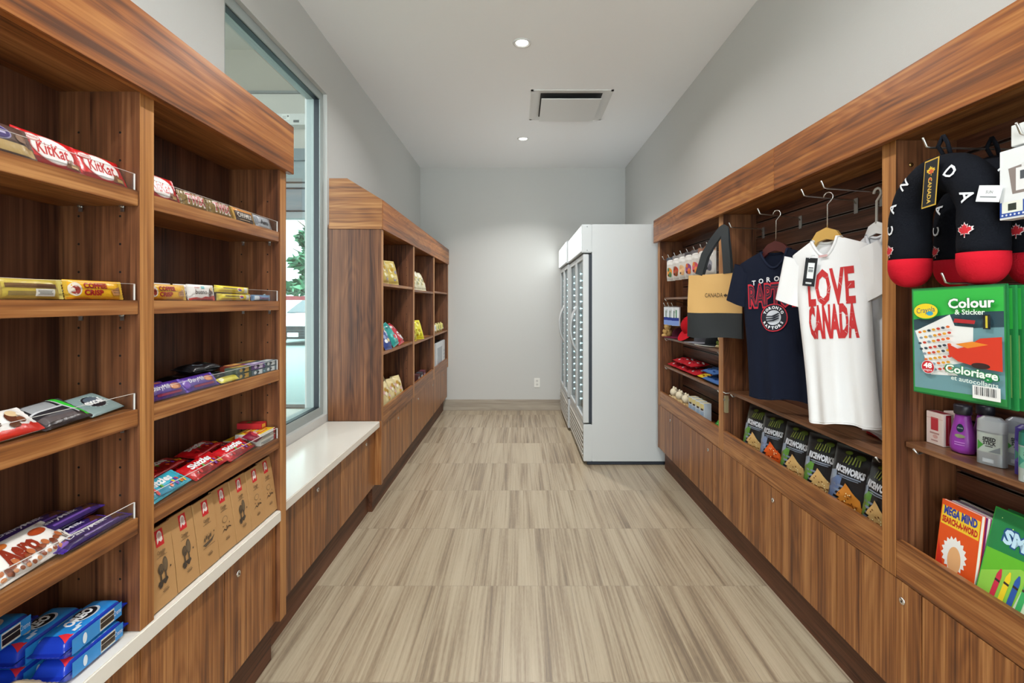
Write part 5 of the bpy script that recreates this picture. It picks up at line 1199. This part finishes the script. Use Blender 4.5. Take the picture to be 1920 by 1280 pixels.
# charger box
q = box_mb(.150, .150, .030, '#e6e9ea', [('p', [(-.74, .45), (.9, .62), (.9, -.30), (-.62, -.30)], '#8b7f7a'), ('r', -.3, .1, .22, .32, '#e9eaea'), ('r', -.3, .47, .06, .06, '#dfe0e0'), ('r', -.3, .2, .10, .12, '#4a4f55'), ('r', .3, .1, .25, .4, '#c4cfe0'), ('r', 0, -.72, .98, .22, '#2a4fa3'), ('r', -.62, -.66, .30, .16, '#e8ece0'), ('r', -.62, -.66, .12, .10, '#2c352c'), ('t', 'USB', .15, -.62, .14, '#e8eef6', {'w': .2})] + [('e', -.9 + .12 * k, -.88, .03, .03, '#dfe6f2') for k in range(15)])
Rr(q, 'charger_box', 'white box with a window and blue lower stripe at the right edge of the view', 'box', 1.075, 1.052, 0, z=1.588, yaw=2)
q = box_mb(.055, .045, .030, '#dfe1e0', [])
Rr(q, 'hanging_card', 'white hanging tab joining the charger box to its hook', 'tab', 1.075, 1.075, 0, z=1.690, yaw=2)

# ---------------------------------------------------------------- colouring pads
gr1, gr2 = '#1f7a3e', '#35b848'
stk = []
rn = random.Random(9)
for i in range(7):
    for j in range(8):
        x = -.80 + i * .115 + (j % 2) * .03; y = .16 - j * .105 + i * .02
        if x < -.86 + (.2 - y) * .24: continue
        stk.append(('e', x, y, .042, .022, ['#c8402e', '#e0a02c', '#3a4652', '#e06a2a', '#8c9aa8'][rn.randrange(5)]))
art = [('r', 0, 0, .975, .975, '#2f8f48'), ('p', [(-.95, .95), (.95, .95), (.95, .55), (.2, .52), (-.95, .38)], gr2), ('p', [(-.95, .40), (.2, .54), (.95, .56), (.95, -.86), (-.95, -.90)], '#6f9aa2'),
       ('p', [(-.95, .40), (.2, .54), (.95, .56), (.95, .30), (-.95, .20)], '#2f4a55'),
       ('p', [(-.92, .18), (-.10, .50), (.0, .30), (.38, .28), (.36, -.30), (-.10, -.40), (.05, -.58), (-.55, -.62)], '#eef0ee')] + stk + \
      [('p', [(-.12, -.02), (.1, -.10), (.3, -.04), (.55, .10), (.95, .14), (.95, -.42), (.6, -.40), (.1, -.32), (-.08, -.22)], '#d63a22'), ('p', [(.05, -.02), (.4, .04), (.7, .0), (.3, -.08)], '#e88a2a'), ('e', .55, -.36, .18, .05, '#3a2220'),
       ('r', .68, .38, .07, .12, '#1c1f22'), ('r', .68, .38, .02, .10, '#d8c63a'), ('p', [(.02, .36), (.45, .34), (.47, .40), (.05, .43)], '#b3262c'),
       ('e', -.60, .56, .30, .155, '#1f8f3e'), ('e', -.60, .565, .285, .14, '#f2d52a'), ('t', 'Crayola', -.60, .57, .10, '#1f3f7a', {'w': .22, 's': .1, 'r': 6}), ('e', -.5, .52, .08, .04, '#3aa0c0'),
       ('t', 'Colour', .38, .70, .16, '#1f8a3e', {'w': .48, 'b': .08, 'r': 1}), ('t', 'Colour', .38, .70, .16, '#f4faf4', {'w': .46, 'b': .03, 'r': 1}), ('t', '& Sticker', .36, .545, .085, '#e6f6e8', {'w': .30, 'b': .02}),
       ('t', 'Coloriage', .36, -.50, .13, '#1f8a4a', {'w': .55, 'b': .09, 'r': -3}), ('t', 'Coloriage', .36, -.50, .13, '#f2f8f4', {'w': .52, 'b': .03, 'r': -3}), ('t', 'et autocollants', .42, -.635, .08, '#e6f2ec', {'w': .46, 'b': .01, 'r': -3}),
       ('e', -.56, -.48, .155, .125, '#e9e4e4'), ('e', -.56, -.48, .145, .115, '#c8202c'), ('t', '48', -.56, -.45, .09, '#ffffff', {'w': .10, 'b': .04}), ('t', 'pages', -.56, -.545, .04, '#ffffff', {'w': .10}),
       ('r', .66, -.80, .26, .11, '#f0f0ee')] + [('r', .45 + k * .036, -.78, [.006, .010, .004][k % 3], .07, '#23262a') for k in range(12)]
pad = box_mb(.252, .272, .006, '#176b36', art); pad2 = box_mb(.252, .272, .006, '#1c7a3c', [('p', [(-.95, .95), (.95, .95), (.95, .3), (-.95, .2)], gr2), ('r', 0, -.3, .92, .5, '#7fae60')]).mesh('colouring_pad')
padred = box_mb(.252, .262, .006, '#a81c2c', [('r', 0, .8, .98, .18, '#1c7a3c'), ('t', 'Colour', .1, .8, .14, '#f2f8f2', {'w': .6}), ('r', 0, -.1, .9, .6, '#8c1f5a')])
gp = 'colouring pads on slatwall hooks'
Rr(pad, 'colouring_pad', 'green colouring and sticker pad with a red car shape, hanging in front', 'colouring pad', 1.056, 1.236, 0, z=1.236, yaw=3, roll=1.2, group=gp)
for k, (dx, dy, lb) in enumerate(((.011, -.008, 'green pad directly behind the front colouring pad'), (.022, -.016, 'green pad third from the front, under the first hook'))): Rr(pad2, 'colouring_pad', lb, 'colouring pad', 1.056 + dx, 1.236 + dy, 0, z=1.233, yaw=3, roll=1, group=gp)
ylw = box_mb(.252, .262, .006, '#c8d83a', [('r', -.8, 0, .16, .9, '#e9ecd8'), ('r', .2, 0, .7, .9, '#4fa03a')])
Rr(ylw, 'colouring_pad', 'lime green pad showing as a strip right of the front colouring pad', 'colouring pad', 1.092, 1.236, 0, z=1.228, yaw=3, group=gp)
Rr(padred, 'colouring_pad', 'red and green pad at the right edge of the view', 'colouring pad', 1.095, .985, 0, z=1.232, yaw=3, group=gp)
Rr(pad2, 'colouring_pad', 'green pad behind the red one at the right edge of the view', 'colouring pad', 1.112, .982, 0, z=1.238, yaw=3, group=gp)

# ---------------------------------------------------------------- toiletries on the near shelf (z .923)
z = .9235
soap = box_mb(.060, .092, .030, '#ead9d2', [('r', 0, 0, .90, .94, '#f0e4de'), ('r', 0, 0, .86, .90, '#ead6cf'), ('r', .0, .28, .44, .40, '#c23a44'), ('r', 0, .62, .95, .01, '#c98a8a'), ('r', 0, -.30, .55, .05, '#b98d86'), ('e', .1, -.5, .3, .12, '#d8a8a0'), ('r', 0, -.75, .4, .04, '#b98d86')],
              [('r', 0, 0, .5, .9, '#b3263a')], [('r', 0, 0, .9, .8, '#8c2432')])
soap2 = box_mb(.060, .092, .030, '#ead9d2', [('r', 0, .28, .44, .40, '#c23a44')]).mesh('perfume_box')
# the narrow side facing the camera carries the red stripe
q = soap; draw(q, [('r', 0, 0, .50, .93, '#b01f33'), ('r', 0, 0, .12, .8, '#c85a68')], lambda u, v, e: (.030 + e, v, -u), .015, .046, K, .0001, .0001)
Rr(soap, 'perfume_box', 'cream box with a red square, at the left end of the toiletries shelf', 'box', 1.215, 1.478, z)
Rr(soap2, 'perfume_box', 'cream box standing behind the one with the red square', 'box', 1.262, 1.474, z)
def bottle(label, x, y):
    t = thing('shower_gel_bottle', label, 'bottle', (x, y, z), 'purple shower gel bottles')
    pm = P('#9a3fae', .3, 0, (12.0, .03, .001)); cp = P('#24242e', .35)
    prof = [(.022, 0), (.0305, .003), (.0330, .014), (.0330, .035), (.0285, .062), (.0225, .085), (.0195, .100), (.0190, .104)]
    q = MB(); q.lathe([(r, h + .0005) for r, h in prof], pm, (x, y, z), 32, .72, 1.0)
    def sf(u, v, e):
        rr = next((prof[i][0] + (prof[i + 1][0] - prof[i][0]) * (v - prof[i][1]) / (prof[i + 1][1] - prof[i][1]) for i in range(len(prof) - 1) if v <= prof[i + 1][1]), .02) + .0008
        a = u / .033 + .45; return (x - (rr * math.cos(a) + e) * .74, y - (rr * math.sin(a) + e), z + v)
    draw(q, [('e', 0, .070, .011, .011, '#17303f'), ('t', 'dove', 0, .071, .005, '#b8c8c0', {'w': .008}), ('e', .0, .049, .014, .005, '#8a8f6a'), ('r', 0, .032, .013, .0012, '#c98ad6'), ('r', 0, .026, .013, .0012, '#c98ad6')], sf, 1, 1, lambda c: P(c, .35), .0004, .0002, ml=.004)
    q.build('bottle_body', t)
    q = MB(); q.lathe([(.0195, .105), (.0215, .107), (.0220, .128), (.0205, .131), (.004, .1315)], cp, (x, y, z), 28, .85, 1.0); q.build('cap', t)['label'] = 'black cap'
bottle('purple shower gel bottle with black cap, the front one', 1.212, 1.398); bottle('purple shower gel bottle with black cap, behind and right of the first', 1.268, 1.392)
def stick(label, x, y, c_body, c_lab, c_txt, text, capc, yaw=18):
    t = thing('deodorant_stick', label, 'deodorant', (x, y, z), 'deodorant sticks'); t.rotation_euler = (0, 0, R(yaw)); B = BAS['R'].to_4x4()
    def rr(v, k=1.0): return Vector((.031 * k, .014 * k))
    def ring(q, v0, v1, m, k0=1.0, k1=1.0, n=36):
        def f(a, b):
            an = 2 * math.pi * a; k = k0 + (k1 - k0) * b; c, s = math.cos(an), math.sin(an)
            return (.031 * k * math.copysign(abs(c) ** .6, c), v0 + (v1 - v0) * b, .0145 * k * math.copysign(abs(s) ** .8, s))
        q.grid(f, n, 3, m)
    def fin(q, nm, lab=None):
        me = q.mesh(nm); me.transform(B); o = bpy.data.objects.new(nm, me); COL.objects.link(o); o.parent = t
        if lab: o['label'] = lab
    bm_ = P(c_body, .28, .3 if c_body == '#b9bfc4' else 0)
    q = MB(); ring(q, .0006, .083, bm_); ring(q, .0003, .0006, bm_, .05, 1.0)
    def sf(u, v, e): s = 1 - min(1, abs(u / .031)) ** (1 / .6); return (u, v, .0145 * max(0, 1 - abs(u / .031) ** 3.3) ** .42 + e)
    draw(q, [('r', 0, .056, .027, .024, c_lab), ('p', [(-.025, .034), (-.010, .050), (-.024, .060)], '#4fb04a' if c_body == '#b9bfc4' else '#3f9a8a'), ('p', [(.0, .034), (.024, .034), (.024, .050)], '#8e969c'), ('t', text[0], .002, .066, .0085, c_txt, {'w': .014, 'b': .04, 's': .1}), ('t', text[1], .003, .056, .0085, c_txt, {'w': .014, 'b': .04, 's': .1}), ('r', 0, .012, .012, .005, '#d5dade'), ('r', .002, .048, .008, .001, c_txt)], sf, 1, 1, lambda c: P(c, .35), .0005, .0002, ml=.006)
    fin(q, 'stick_body')
    q = MB(); cm = P(capc, .3); ring(q, .0835, .112, cm, 1.01, .97); ring(q, .112, .121, cm, .97, .6); ring(q, .121, .1225, cm, .6, .02); fin(q, 'cap')
stick('silver and green deodorant stick, front left one', 1.195, 1.293, '#b9bfc4', '#c9d2cc', '#24282c', ('SPEED', 'STICK'), '#c3c8cf')
stick('silver deodorant stick half hidden behind the front left one', 1.255, 1.280, '#b9bfc4', '#c9d2cc', '#24282c', ('SPEED', 'STICK'), '#a9aeb8')
stick('violet deodorant stick between the silver one and the view edge', 1.200, 1.200, '#4a3aa0', '#6a5ac0', '#e8e6f4', ('Lady', 'Stick'), '#4536a8', 8)
stick('teal and silver deodorant stick cut by the right edge of the view', 1.165, 1.155, '#b9c4c2', '#7fc0a8', '#24383a', ('SPEED', 'STICK'), '#2c8a7a', 8)
# ---------------------------------------------------------------- books
z = .5455
def book(w_, h_, d_, c, front, pages='#e9e4da'):
    q = MB(); q.box((-w_ / 2, -h_ / 2, -d_ / 2 + .0006), (w_ / 2 - .002, h_ / 2 - .001, d_ / 2 - .0006), K(pages))
    q.box((-w_ / 2, -h_ / 2, d_ / 2 - .0006), (w_ / 2, h_ / 2, d_ / 2), K(c)); q.box((-w_ / 2, -h_ / 2, -d_ / 2), (w_ / 2, h_ / 2, -d_ / 2 + .0006), K(c)); q.box((-w_ / 2 - .0004, -h_ / 2, -d_ / 2), (-w_ / 2, h_ / 2, d_ / 2), K(c))
    draw(q, front, lambda u, v, e: (u, v, d_ / 2 + e), w_ / 2, h_ / 2, K, .0001, .00006)
    return q
mm = book(.122, .240, .010, '#e2571f', [('p', [(-.96, .97), (.96, .97), (.96, .46), (-.96, .46)], '#efc832'), ('r', 0, .93, .96, .05, '#e2571f'), ('r', 0, -.25, .96, .68, '#e0541c'), ('p', [(-.96, -.93), (-.96, .1), (-.3, -.93)], '#cf2f1c'), ('t', 'MEGA MIND', 0, .79, .17, '#2b3f9a', {'w': .84, 'b': .05}), ('t', 'SEARCH-A-WORD', 0, .58, .13, '#c22a22', {'w': .90, 'b': .05}),
          ('p', [(-.1 + .66 * (1 if k % 2 else .82) * math.cos(k * .1745), -.10 + .40 * (1 if k % 2 else .82) * math.sin(k * .1745)) for k in range(36)], '#eeeeea'), ('e', -.06, -.22, .34, .30, '#e6b07a'), ('p', [(-.5, -.72), (0, -.58), (.5, -.7), (.3, -.9), (-.3, -.9)], '#f0f0f0')])
gb = 'books in the bottom of the near right bay'
Rr(mm, 'puzzle_book', 'orange and yellow word search book with a white-haired drawing, first in the bottom bay', 'book', 1.176, 1.371, z, lean=7, group=gb)
pg = ['#9a2f7a', '#d8d4cc', '#5a2a6a', '#c9c4ba']
for k in range(4): Rr(book(.122, .236, .009, pg[k], []), 'puzzle_book', ['magenta edged book right behind the orange word search book', 'pale book third in the word search stack', 'dark purple book fourth in the word search stack', 'pale book deepest in the word search stack'][k], 'book', 1.189 + k * .0115, 1.369, z, lean=7, group=gb)
sm = book(.235, .275, .006, '#2fa03c', [('p', [(-.98, .98), (.98, .98), (.98, .2), (-.98, .1)], '#1f7f44'), ('p', [(-.98, .25), (.98, .35), (.98, -.98), (-.98, -.98)], '#63b82c'), ('p', [(-.98, -.2), (-.2, .15), (.4, .1), (.98, .2), (.98, -.98), (-.98, -.98)], '#8fca4a'), ('p', [(-.1, -.2), (.6, .0), (.98, .0), (.98, -.98), (-.3, -.98)], '#d6e6c8'),
       ('t', 'THE', .05, .80, .09, '#e8f4fa', {'w': .14, 'b': .02}), ('t', 'SMURFS', .02, .54, .25, '#1f4f8a', {'w': .74, 'b': .10, 'r': -3}), ('t', 'SMURFS', .02, .54, .23, '#bfe2f4', {'w': .70, 'b': .05, 'r': -3})] +
       [('e', -.8 + .27 * k, .85 - .12 * (k % 3), .012, .012, '#d8f0a0') for k in range(6)] +
       sum([[('p', rotp([(-.055, -.42), (.055, -.42), (.055, .30), (.015, .42), (-.015, .42), (-.055, .30)], -8, -.62 + .19 * k, -.42 + .02 * k), c), ('p', rotp([(-.056, .18), (.056, .18), (.056, .22), (-.056, .22)], -8, -.62 + .19 * k, -.42 + .02 * k), '#3a2a2a')] for k, c in enumerate(('#cf2f4a', '#f0d22a', '#2f5aa8', '#3fae62'))], []) +
       [('p', [(.1, -.98), (.25, -.6), (.6, -.5), (.98, -.62), (.98, -.98)], '#4f9ad0')])
Rr(sm, 'colouring_book', 'green colouring book with four crayons on its cover, leaning in the bottom bay', 'book', 1.186, 1.188, z, lean=14, group=gb)
for k in range(2): Rr(book(.235, .27, .006, '#1f7a3e', []), 'colouring_book', ['green book right behind the crayon colouring book', 'green book second behind the crayon colouring book'][k], 'book', 1.200 + k * .014, 1.180, z, lean=13.5 - k, group=gb)
ju_ = book(.22, .325, .008, '#b02a2e', [('r', -.9, 0, .1, .98, '#3f9ac0'), ('t', 'JUST', -.1, .80, .12, '#c9bfae', {'w': .6, 'b': .05}), ('r', 0, .2, .8, .4, '#8c1f28')])
Rr(ju_, 'activity_book', 'tall red book with a blue spine at the right edge of the view', 'book', 1.266, 1.120, z, lean=6, group=gb)

# ---------------------------------------------------------------- black chip bags under the T-shirts
def riceb(chipc, chipd, acc, seed):
    rn = random.Random(seed)
    it = [('p', [(-.98, -.85), (-.3, -.2), (-.2, .2), (-.7, .1), (-.98, .0)], acc), ('p', [(-.95, -.1), (-.5, .1), (-.55, .3), (-.95, .22)], '#8a97a8')]
    it += [('r', -.35 + .1 * (k % 3), -.12 - .13 * k, .32, .030, '#6f7c92') for k in range(4)]
    it += [*[('p', rotp([(-.03, -.10), (.03, -.10), (.05, .09), (.0, .13)], -14 + 7 * k, -.30 + .13 * k, .64 + .02 * (k % 2)), ['#6f7a2c', '#86923a'][k % 2]) for k in range(6)], ('e', .3, .80, .2, .07, '#4a5a1f'), ('e', -.25, .84, .16, .05, '#5c6b24'), ('t', 'RICEWORKS', .05, .36, .17, '#c9ccd4', {'w': .62, 'b': .06, 'r': -2}), ('r', .06, .205, .5, .018, '#7d8594'), ('r', .06, .15, .42, .014, '#6d7584')]
    it += [('p', [(.0, .02), (.62, -.32), (.70, -.52), (-.35, -.40)], chipc), ('p', [(.05, -.30), (.75, -.50), (.60, -.88), (-.20, -.90), (-.42, -.55)], chipc), ('p', [(-.30, -.48), (.60, -.50), (.55, -.54), (-.30, -.53)], chipd)]
    it += [('e', rn.uniform(-.2, .55), rn.uniform(-.85, -.2), .035, .022, chipd) for _ in range(16)] + [('e', rn.uniform(-.2, .55), rn.uniform(-.85, -.2), .025, .018, '#e9d9a8') for _ in range(10)]
    return pack_mb(.180, .255, .072, '#1b1c20', it, seal='y', p=2.0, q=2.8, sl=.012, wav=.10, nu=20, nv=24, mf=lambda c: P(c, .30, 0, (22.0, .35, .004)))
r1 = riceb('#c9a368', '#7a4f28', '#5a8a3a', 1).mesh('chip_bag'); r2 = riceb('#d85a22', '#8c2f14', '#7f8fb0', 2).mesh('chip_bag'); r3 = riceb('#c27a2c', '#7f4214', '#5c6f94', 3).mesh('chip_bag')
cg = 'black chip bags under the T-shirts'
for k, (y, me, lb) in enumerate(((2.58, r1, 'black chip bag with tan chips, farthest from the camera'), (2.40, r2, 'black chip bag with orange-red chips, second farthest'), (2.205, r1, 'black chip bag with tan chips, third from the far end'), (2.020, r1, 'black chip bag with tan chips, third from the near divider'), (1.848, r3, 'black chip bag with golden brown chips, second from the near divider'), (1.684, r1, 'black chip bag mostly hidden by the near divider'))):
    Rr(me, 'chip_bag', lb + ', under the T-shirts', 'chip bag', 1.208, y, .5455, lean=10, yaw=17 if k < 5 else 2, roll=(-2, 2, -1, 1, -2, 0)[k], group=cg)

# ---------------------------------------------------------------- far right bay
clr = P('#b9b4b0', .25, 0, (50.0, .5, .003))
hk = [(3.86, '#7a6f6a', '#6a5f5c', '#c9c4bf', 'grey'), (3.72, '#3c4350', '#d98a2c', '#4f7a4a', 'yellow, black and green'), (3.575, '#7f7a7a', '#b0402c', '#8a4a2a', 'red-brown'), (3.44, '#8f8a88', '#e0b88a', '#d9a878', 'peach'), (3.31, '#4a4648', '#8a4a7a', '#d9703a', 'purple and orange'), (3.18, '#5f5a5c', '#d05a6a', '#e08a4a', 'pink and orange'), (3.06, '#8c5f4a', '#6a6a72', '#3c3c44', 'dark grey'), (2.955, '#a86a3a', '#8f8f98', '#5a5a64', 'pale grey')]
for k, (y, hc, c1, c2, lb) in enumerate(hk):
    if k == 0:
        hook(1.085, y, 1.655, 'steel hook of the far right bay, bare, nearest the coolers'); continue
    hook(1.085, y, 1.655, 'steel hook carrying the key ring pack with %s figures, far right bay' % lb)
    q = pack_mb(.098, .160, .030, '#cdc8c2', [('e', 0, -.25, .62, .42, c1), ('e', .2, -.45, .35, .25, c2), ('e', -.25, .0, .25, .18, c2), ('e', -.2, -.5, .12, .1, '#2c2c30'), ('r', 0, .55, .7, .12, '#e6e2de')], seal='y', p=2.4, sl=.006, wav=.15, nu=14, nv=16)
    draw(q, [('r', 0, .93, .98, .20, hc), ('e', .0, .95, .32, .15, '#2a2523' if k != 7 else '#d98a3c')], lambda u, v, e: (u, v, .004 + e + .012 * (.94 - v / .08 if v / .08 < .94 else 0)), .049, .080, K, .0005, .0003)
    Rr(q, 'key_ring_pack', 'clear pack of %s plush figures on a slatwall hook, far right bay' % lb, 'toy pack', 1.105, y - .004, 0, z=1.571, yaw=18, group='plush figure packs on hooks in the far right bay')
for k, (y, a, b) in enumerate(((3.90, '#dfe4ea', 0), (3.80, '#d8dee6', 1), (3.70, '#dfe4ea', 2))):
    hook(1.105, y, 1.305, ['steel hook with sock pack nearest the coolers', 'steel hook with the middle sock pack', 'steel hook with the sock pack nearest the red cap'][k])
    q = box_mb(.070, .135, .014, a, [('r', -.2, .55, .3, .2, '#c9ccd0'), ('r', .25, .2, .14, .5, '#2f7a4a'), ('r', -.35, .2, .12, .4, '#39604a'), ('r', 0, -.30, .98, .16, '#22358a'), ('r', 0, -.72, .98, .26, '#7f9ad8')])
    Rr(q, 'sock_pack', ['white and blue sock pack nearest the coolers', 'white and blue sock pack in the middle of three', 'white and blue sock pack nearest the red cap'][k] + ', below the plush packs', 'sock pack', 1.135, y, 0, z=1.232, yaw=30, group='hanging sock packs')
def cap_(label, x, y, rest, crown_c, brim_c, tilt=0, yaw=0, edge=None, roll=0):
    t = thing('baseball_cap', label, 'cap', (x, y, rest), 'caps on the far right shelf')
    M = Matrix.Rotation(R(yaw), 4, 'Z') @ Matrix.Rotation(R(tilt), 4, 'Y') @ Matrix.Rotation(R(roll), 4, 'X')
    q = MB()
    q.grid(lambda a, b: (.072 * math.cos(2 * math.pi * a) * math.cos(b * math.pi / 2 * .98), .062 * math.sin(2 * math.pi * a) * math.cos(b * math.pi / 2 * .98), .075 * math.sin(b * math.pi / 2) ** .8), 32, 10, F(crown_c))
    q.lathe([(.006, .074), (.005, .079), (.001, .080)], F(crown_c), seg=10)
    me = q.mesh('crown'); me.transform(M); o = bpy.data.objects.new('cap_crown', me); COL.objects.link(o); o.parent = t
    q = MB()
    def br(a, b, dz=0):
        an = math.pi / 2 + (a - .5) * 2.5; r0 = .066; r1 = .066 + .062 * math.cos((a - .5) * 2.6) ** .5 * b
        c, s = math.cos(an - math.pi / 2 + math.pi), math.sin(an - math.pi / 2 + math.pi)
        return (c * r1 * 1.05, s * r1 * .95, .004 + dz - .010 * (s * 1.0) ** 2 * b)
    q.grid(lambda a, b: br(a, b, .002), 20, 5, F(brim_c)); q.grid(lambda a, b: br(a, b, -.001), 20, 5, F(brim_c), True, True)
    q.tube([Vector(br(k / 20, 1.0, .0005)) for k in range(21)], .0022, F(edge or brim_c), 6)
    me = q.mesh('brim'); me.transform(M); o = bpy.data.objects.new('cap_brim', me); COL.objects.link(o); o.parent = t
    mz = min((v.co.z for c in t.children for v in c.data.vertices)); t.location.z = rest - mz + .0006
cap_('bright red cap standing tilted on the caps shelf of the far right bay', 1.215, 3.60, 1.0635, '#b0141f', '#c41a28', tilt=-50, yaw=8)
cap_('grey cap lying flat on the caps shelf next to the red cap', 1.222, 3.36, 1.0635, '#4a4a50', '#85858c', yaw=4)
cap_('black cap with white-edged brim on the caps shelf, nearest the camera', 1.222, 3.165, 1.0635, '#1d1f22', '#24262a', yaw=10, edge='#d9d9d2')
cap_('dark maroon cap at the cooler end of the caps shelf', 1.225, 3.86, 1.0635, '#4a1a2a', '#6a1f38', yaw=0)
fur = lambda c: P(c, .95, 0, (90.0, .8, .006), .1)
def plush(label, x, y, rest, c1, c2, s=1.0, name='plush_toy', cat='soft toy'):
    t = thing(name, label, cat, (x, y, rest), 'small soft toys in the far right bay')
    def ball(nm, cx, cy, cz, rx, ry, rz, m):
        q = MB(); q.lathe([(max(.0008, math.cos(a)), math.sin(a)) for a in [math.pi * (k / 10 - .5) for k in range(11)]], m, seg=16, fn=lambda a, b, c: (x + cx * s + a * rx * s, y + cy * s + b * ry * s, rest + .0006 + cz * s + c * rz * s)); q.build(nm, t)
    ball('body', 0, 0, .030, .030, .032, .030, fur(c1)); ball('head', -.004, 0, .075, .024, .026, .024, fur(c2))
    for sg in (-1, 1): ball('ear', -.002, sg * .018, .097, .006, .008, .009, fur(c2)); ball('arm', -.022, sg * .026, .040, .010, .010, .016, fur(c1)); ball('leg', -.028, sg * .016, .012, .014, .011, .012, fur(c2))
plush('greenish soft toy beside the black cap on the caps shelf', 1.195, 3.020, 1.0635, '#6a7a3a', '#c9b98a', .75)
plush('brown and red soft toy at the near end of the caps shelf', 1.200, 2.945, 1.0635, '#8a3a2a', '#a9785a', .75)
plush('tan soft toy at the cooler end, under the sock packs', 1.160, 3.98, 1.0635, '#b9955a', '#c9a56a', 1.1)
for k, (y, c) in enumerate(((3.92, '#e0c79a'), (3.78, '#d8b988'), (3.64, '#c9a878'))): plush(['cream soft toy at the bottom nearest the coolers', 'cream soft toy at the bottom, middle one', 'light brown soft toy at the bottom beside the milk-white boxes'][k], 1.196, y, .5455, c, '#e9dcc0', 1.35)
# folded goods
def fold_pack(w_, h_, T, c, cs, sd): return pack_mb(w_, h_, T, c, dots(12, -.8, .8, -.8, .8, cs, (.16, .10), sd), wav=.3, mf=lambda c: F(c), p=2.5, q=2.5, sl=.004, nu=16, nv=12)
fr_ = fold_pack(.20, .13, .032, '#b3202a', ['#d8d0d0', '#8c1420', '#d23a3a'], 21).mesh('folded_scarf'); fy = fold_pack(.14, .10, .026, '#d9b52c', ['#e8d27a', '#b98a1c', '#8c2a1c'], 22).mesh('folded_scarf'); fbm = fold_pack(.19, .13, .034, '#4a6ea8', ['#dfe6f0', '#1f3f7a', '#8fb0d8', '#24508f'], 23).mesh('folded_scarf')
fg = 'folded goods on the lowest slatwall shelf of the far right bay'
for k, (me, y, dz, lb) in enumerate(((fr_, 3.88, 0, 'red folded pack at the cooler end, bottom'), (fr_, 3.66, 0, 'red folded pack in the middle of the red pile, bottom'), (fr_, 3.45, 0, 'red folded pack beside the yellow one, bottom'), (fr_, 3.74, .046, 'red folded pack stacked on top of the pile, cooler side'), (fr_, 3.52, .046, 'red folded pack stacked on top of the pile, near side'), (fy, 3.285, 0, 'yellow folded pack between the red and the blue piles'), (fbm, 3.13, 0, 'blue and white folded pack, bottom, beside the yellow one'), (fbm, 2.995, .0, 'blue and white folded pack, bottom, against the divider'), (fbm, 3.13, .048, 'blue and white folded pack on top, far side'), (fbm, 2.995, .0, 'blue and white folded pack, highest of its pile'))):
    if k == 7: continue
    Rr(me, 'folded_scarf', lb, 'folded cloth', 1.215, y if k != 9 else 3.02, .8425 + dz, lean=84, group=fg)
mk = box_mb(.052, .150, .050, '#cfd8e2', [('r', 0, .72, .9, .2, '#d8c98a'), ('r', 0, .45, .6, .08, '#4a3a2a'), ('r', 0, -.1, .8, .4, '#9fb4cc'), ('r', .2, -.3, .3, .25, '#e8eef4')], topi=[('r', 0, 0, .9, .9, '#e6dcb4')]).mesh('syrup_box')
for k, y in enumerate((3.47, 3.40, 3.325, 3.25)): Rr(mk, 'syrup_box', ['pale blue box of the bottom row, nearest the cream soft toys', 'pale blue box of the bottom row, second from the soft toys', 'pale blue box of the bottom row, third from the soft toys', 'pale blue box of the bottom row, nearest the camera'][k], 'box', 1.185, y, .5455, yaw=10, group='pale blue boxes in the far right bay')
q = MB(); rn = random.Random(4)
for k in range(60):
    a = rn.uniform(0, 6.28); l_ = rn.uniform(.03, .06); c = Vector((0, 0, .10)); d = Vector((math.cos(a) * rn.uniform(.2, 1), math.sin(a) * rn.uniform(.2, 1), 1)).normalized() * l_; s_ = Vector((-math.sin(a), math.cos(a), 0)) * .004
    o = len(q.v); q.v += [tuple(c - s_), tuple(c + d), tuple(c + s_)]; q.face([o, o + 1, o + 2], P('#8f8a5a' if k % 2 else '#b5a878', .8))
q.lathe([(.022, 0), (.028, .10), (.024, .101)], P('#6a4a34', .7), seg=16)
o = q.build('dried_bouquet'); o.location = (1.255, 3.50, .5456); tag(o, 'small dried bouquet in a brown pot behind the pale blue boxes', 'plant')
Rr(fold_pack(.15, .09, .030, '#3f9a3f', ['#8fd07a', '#1f6a2a', '#c8402c'], 31), 'leaf_ornament', 'bright green soft item at the bottom of the far right bay by the divider', 'ornament', 1.19, 3.05, .5455 + .0, lean=40)
# steel clip hanging at the divider
t = thing('shelf_clip', 'brass-coloured steel clip hanging at the left end of the T-shirt shelf', 'clip', (1.128, 2.785, .83))
q = MB(); q.tube([(1.143, 2.780, .842), (1.128, 2.792, .838), (1.112, 2.790, .846)], .0026, steel, 6); q.build('wire', t)
q = MB(); q.box((1.116, 2.772, .735), (1.136, 2.790, .828), P('#b9a67f', .3, .9), .002); q.box((1.113, 2.774, .80), (1.139, 2.788, .812), P('#8f8a80', .3, 1.0), .001); q.build('clip_body', t)
# panel screw on the near divider
q = MB(); q.lathe([(.007, 0), (.006, .002), (.002, .0025)], P('#b9975a', .3, 1.0), fn=lambda a, b, c: (1.165 + a, 1.521 - c, 1.742 + b), seg=14); q.build('cam_screw', rc)['label'] = 'small brass screw cap'
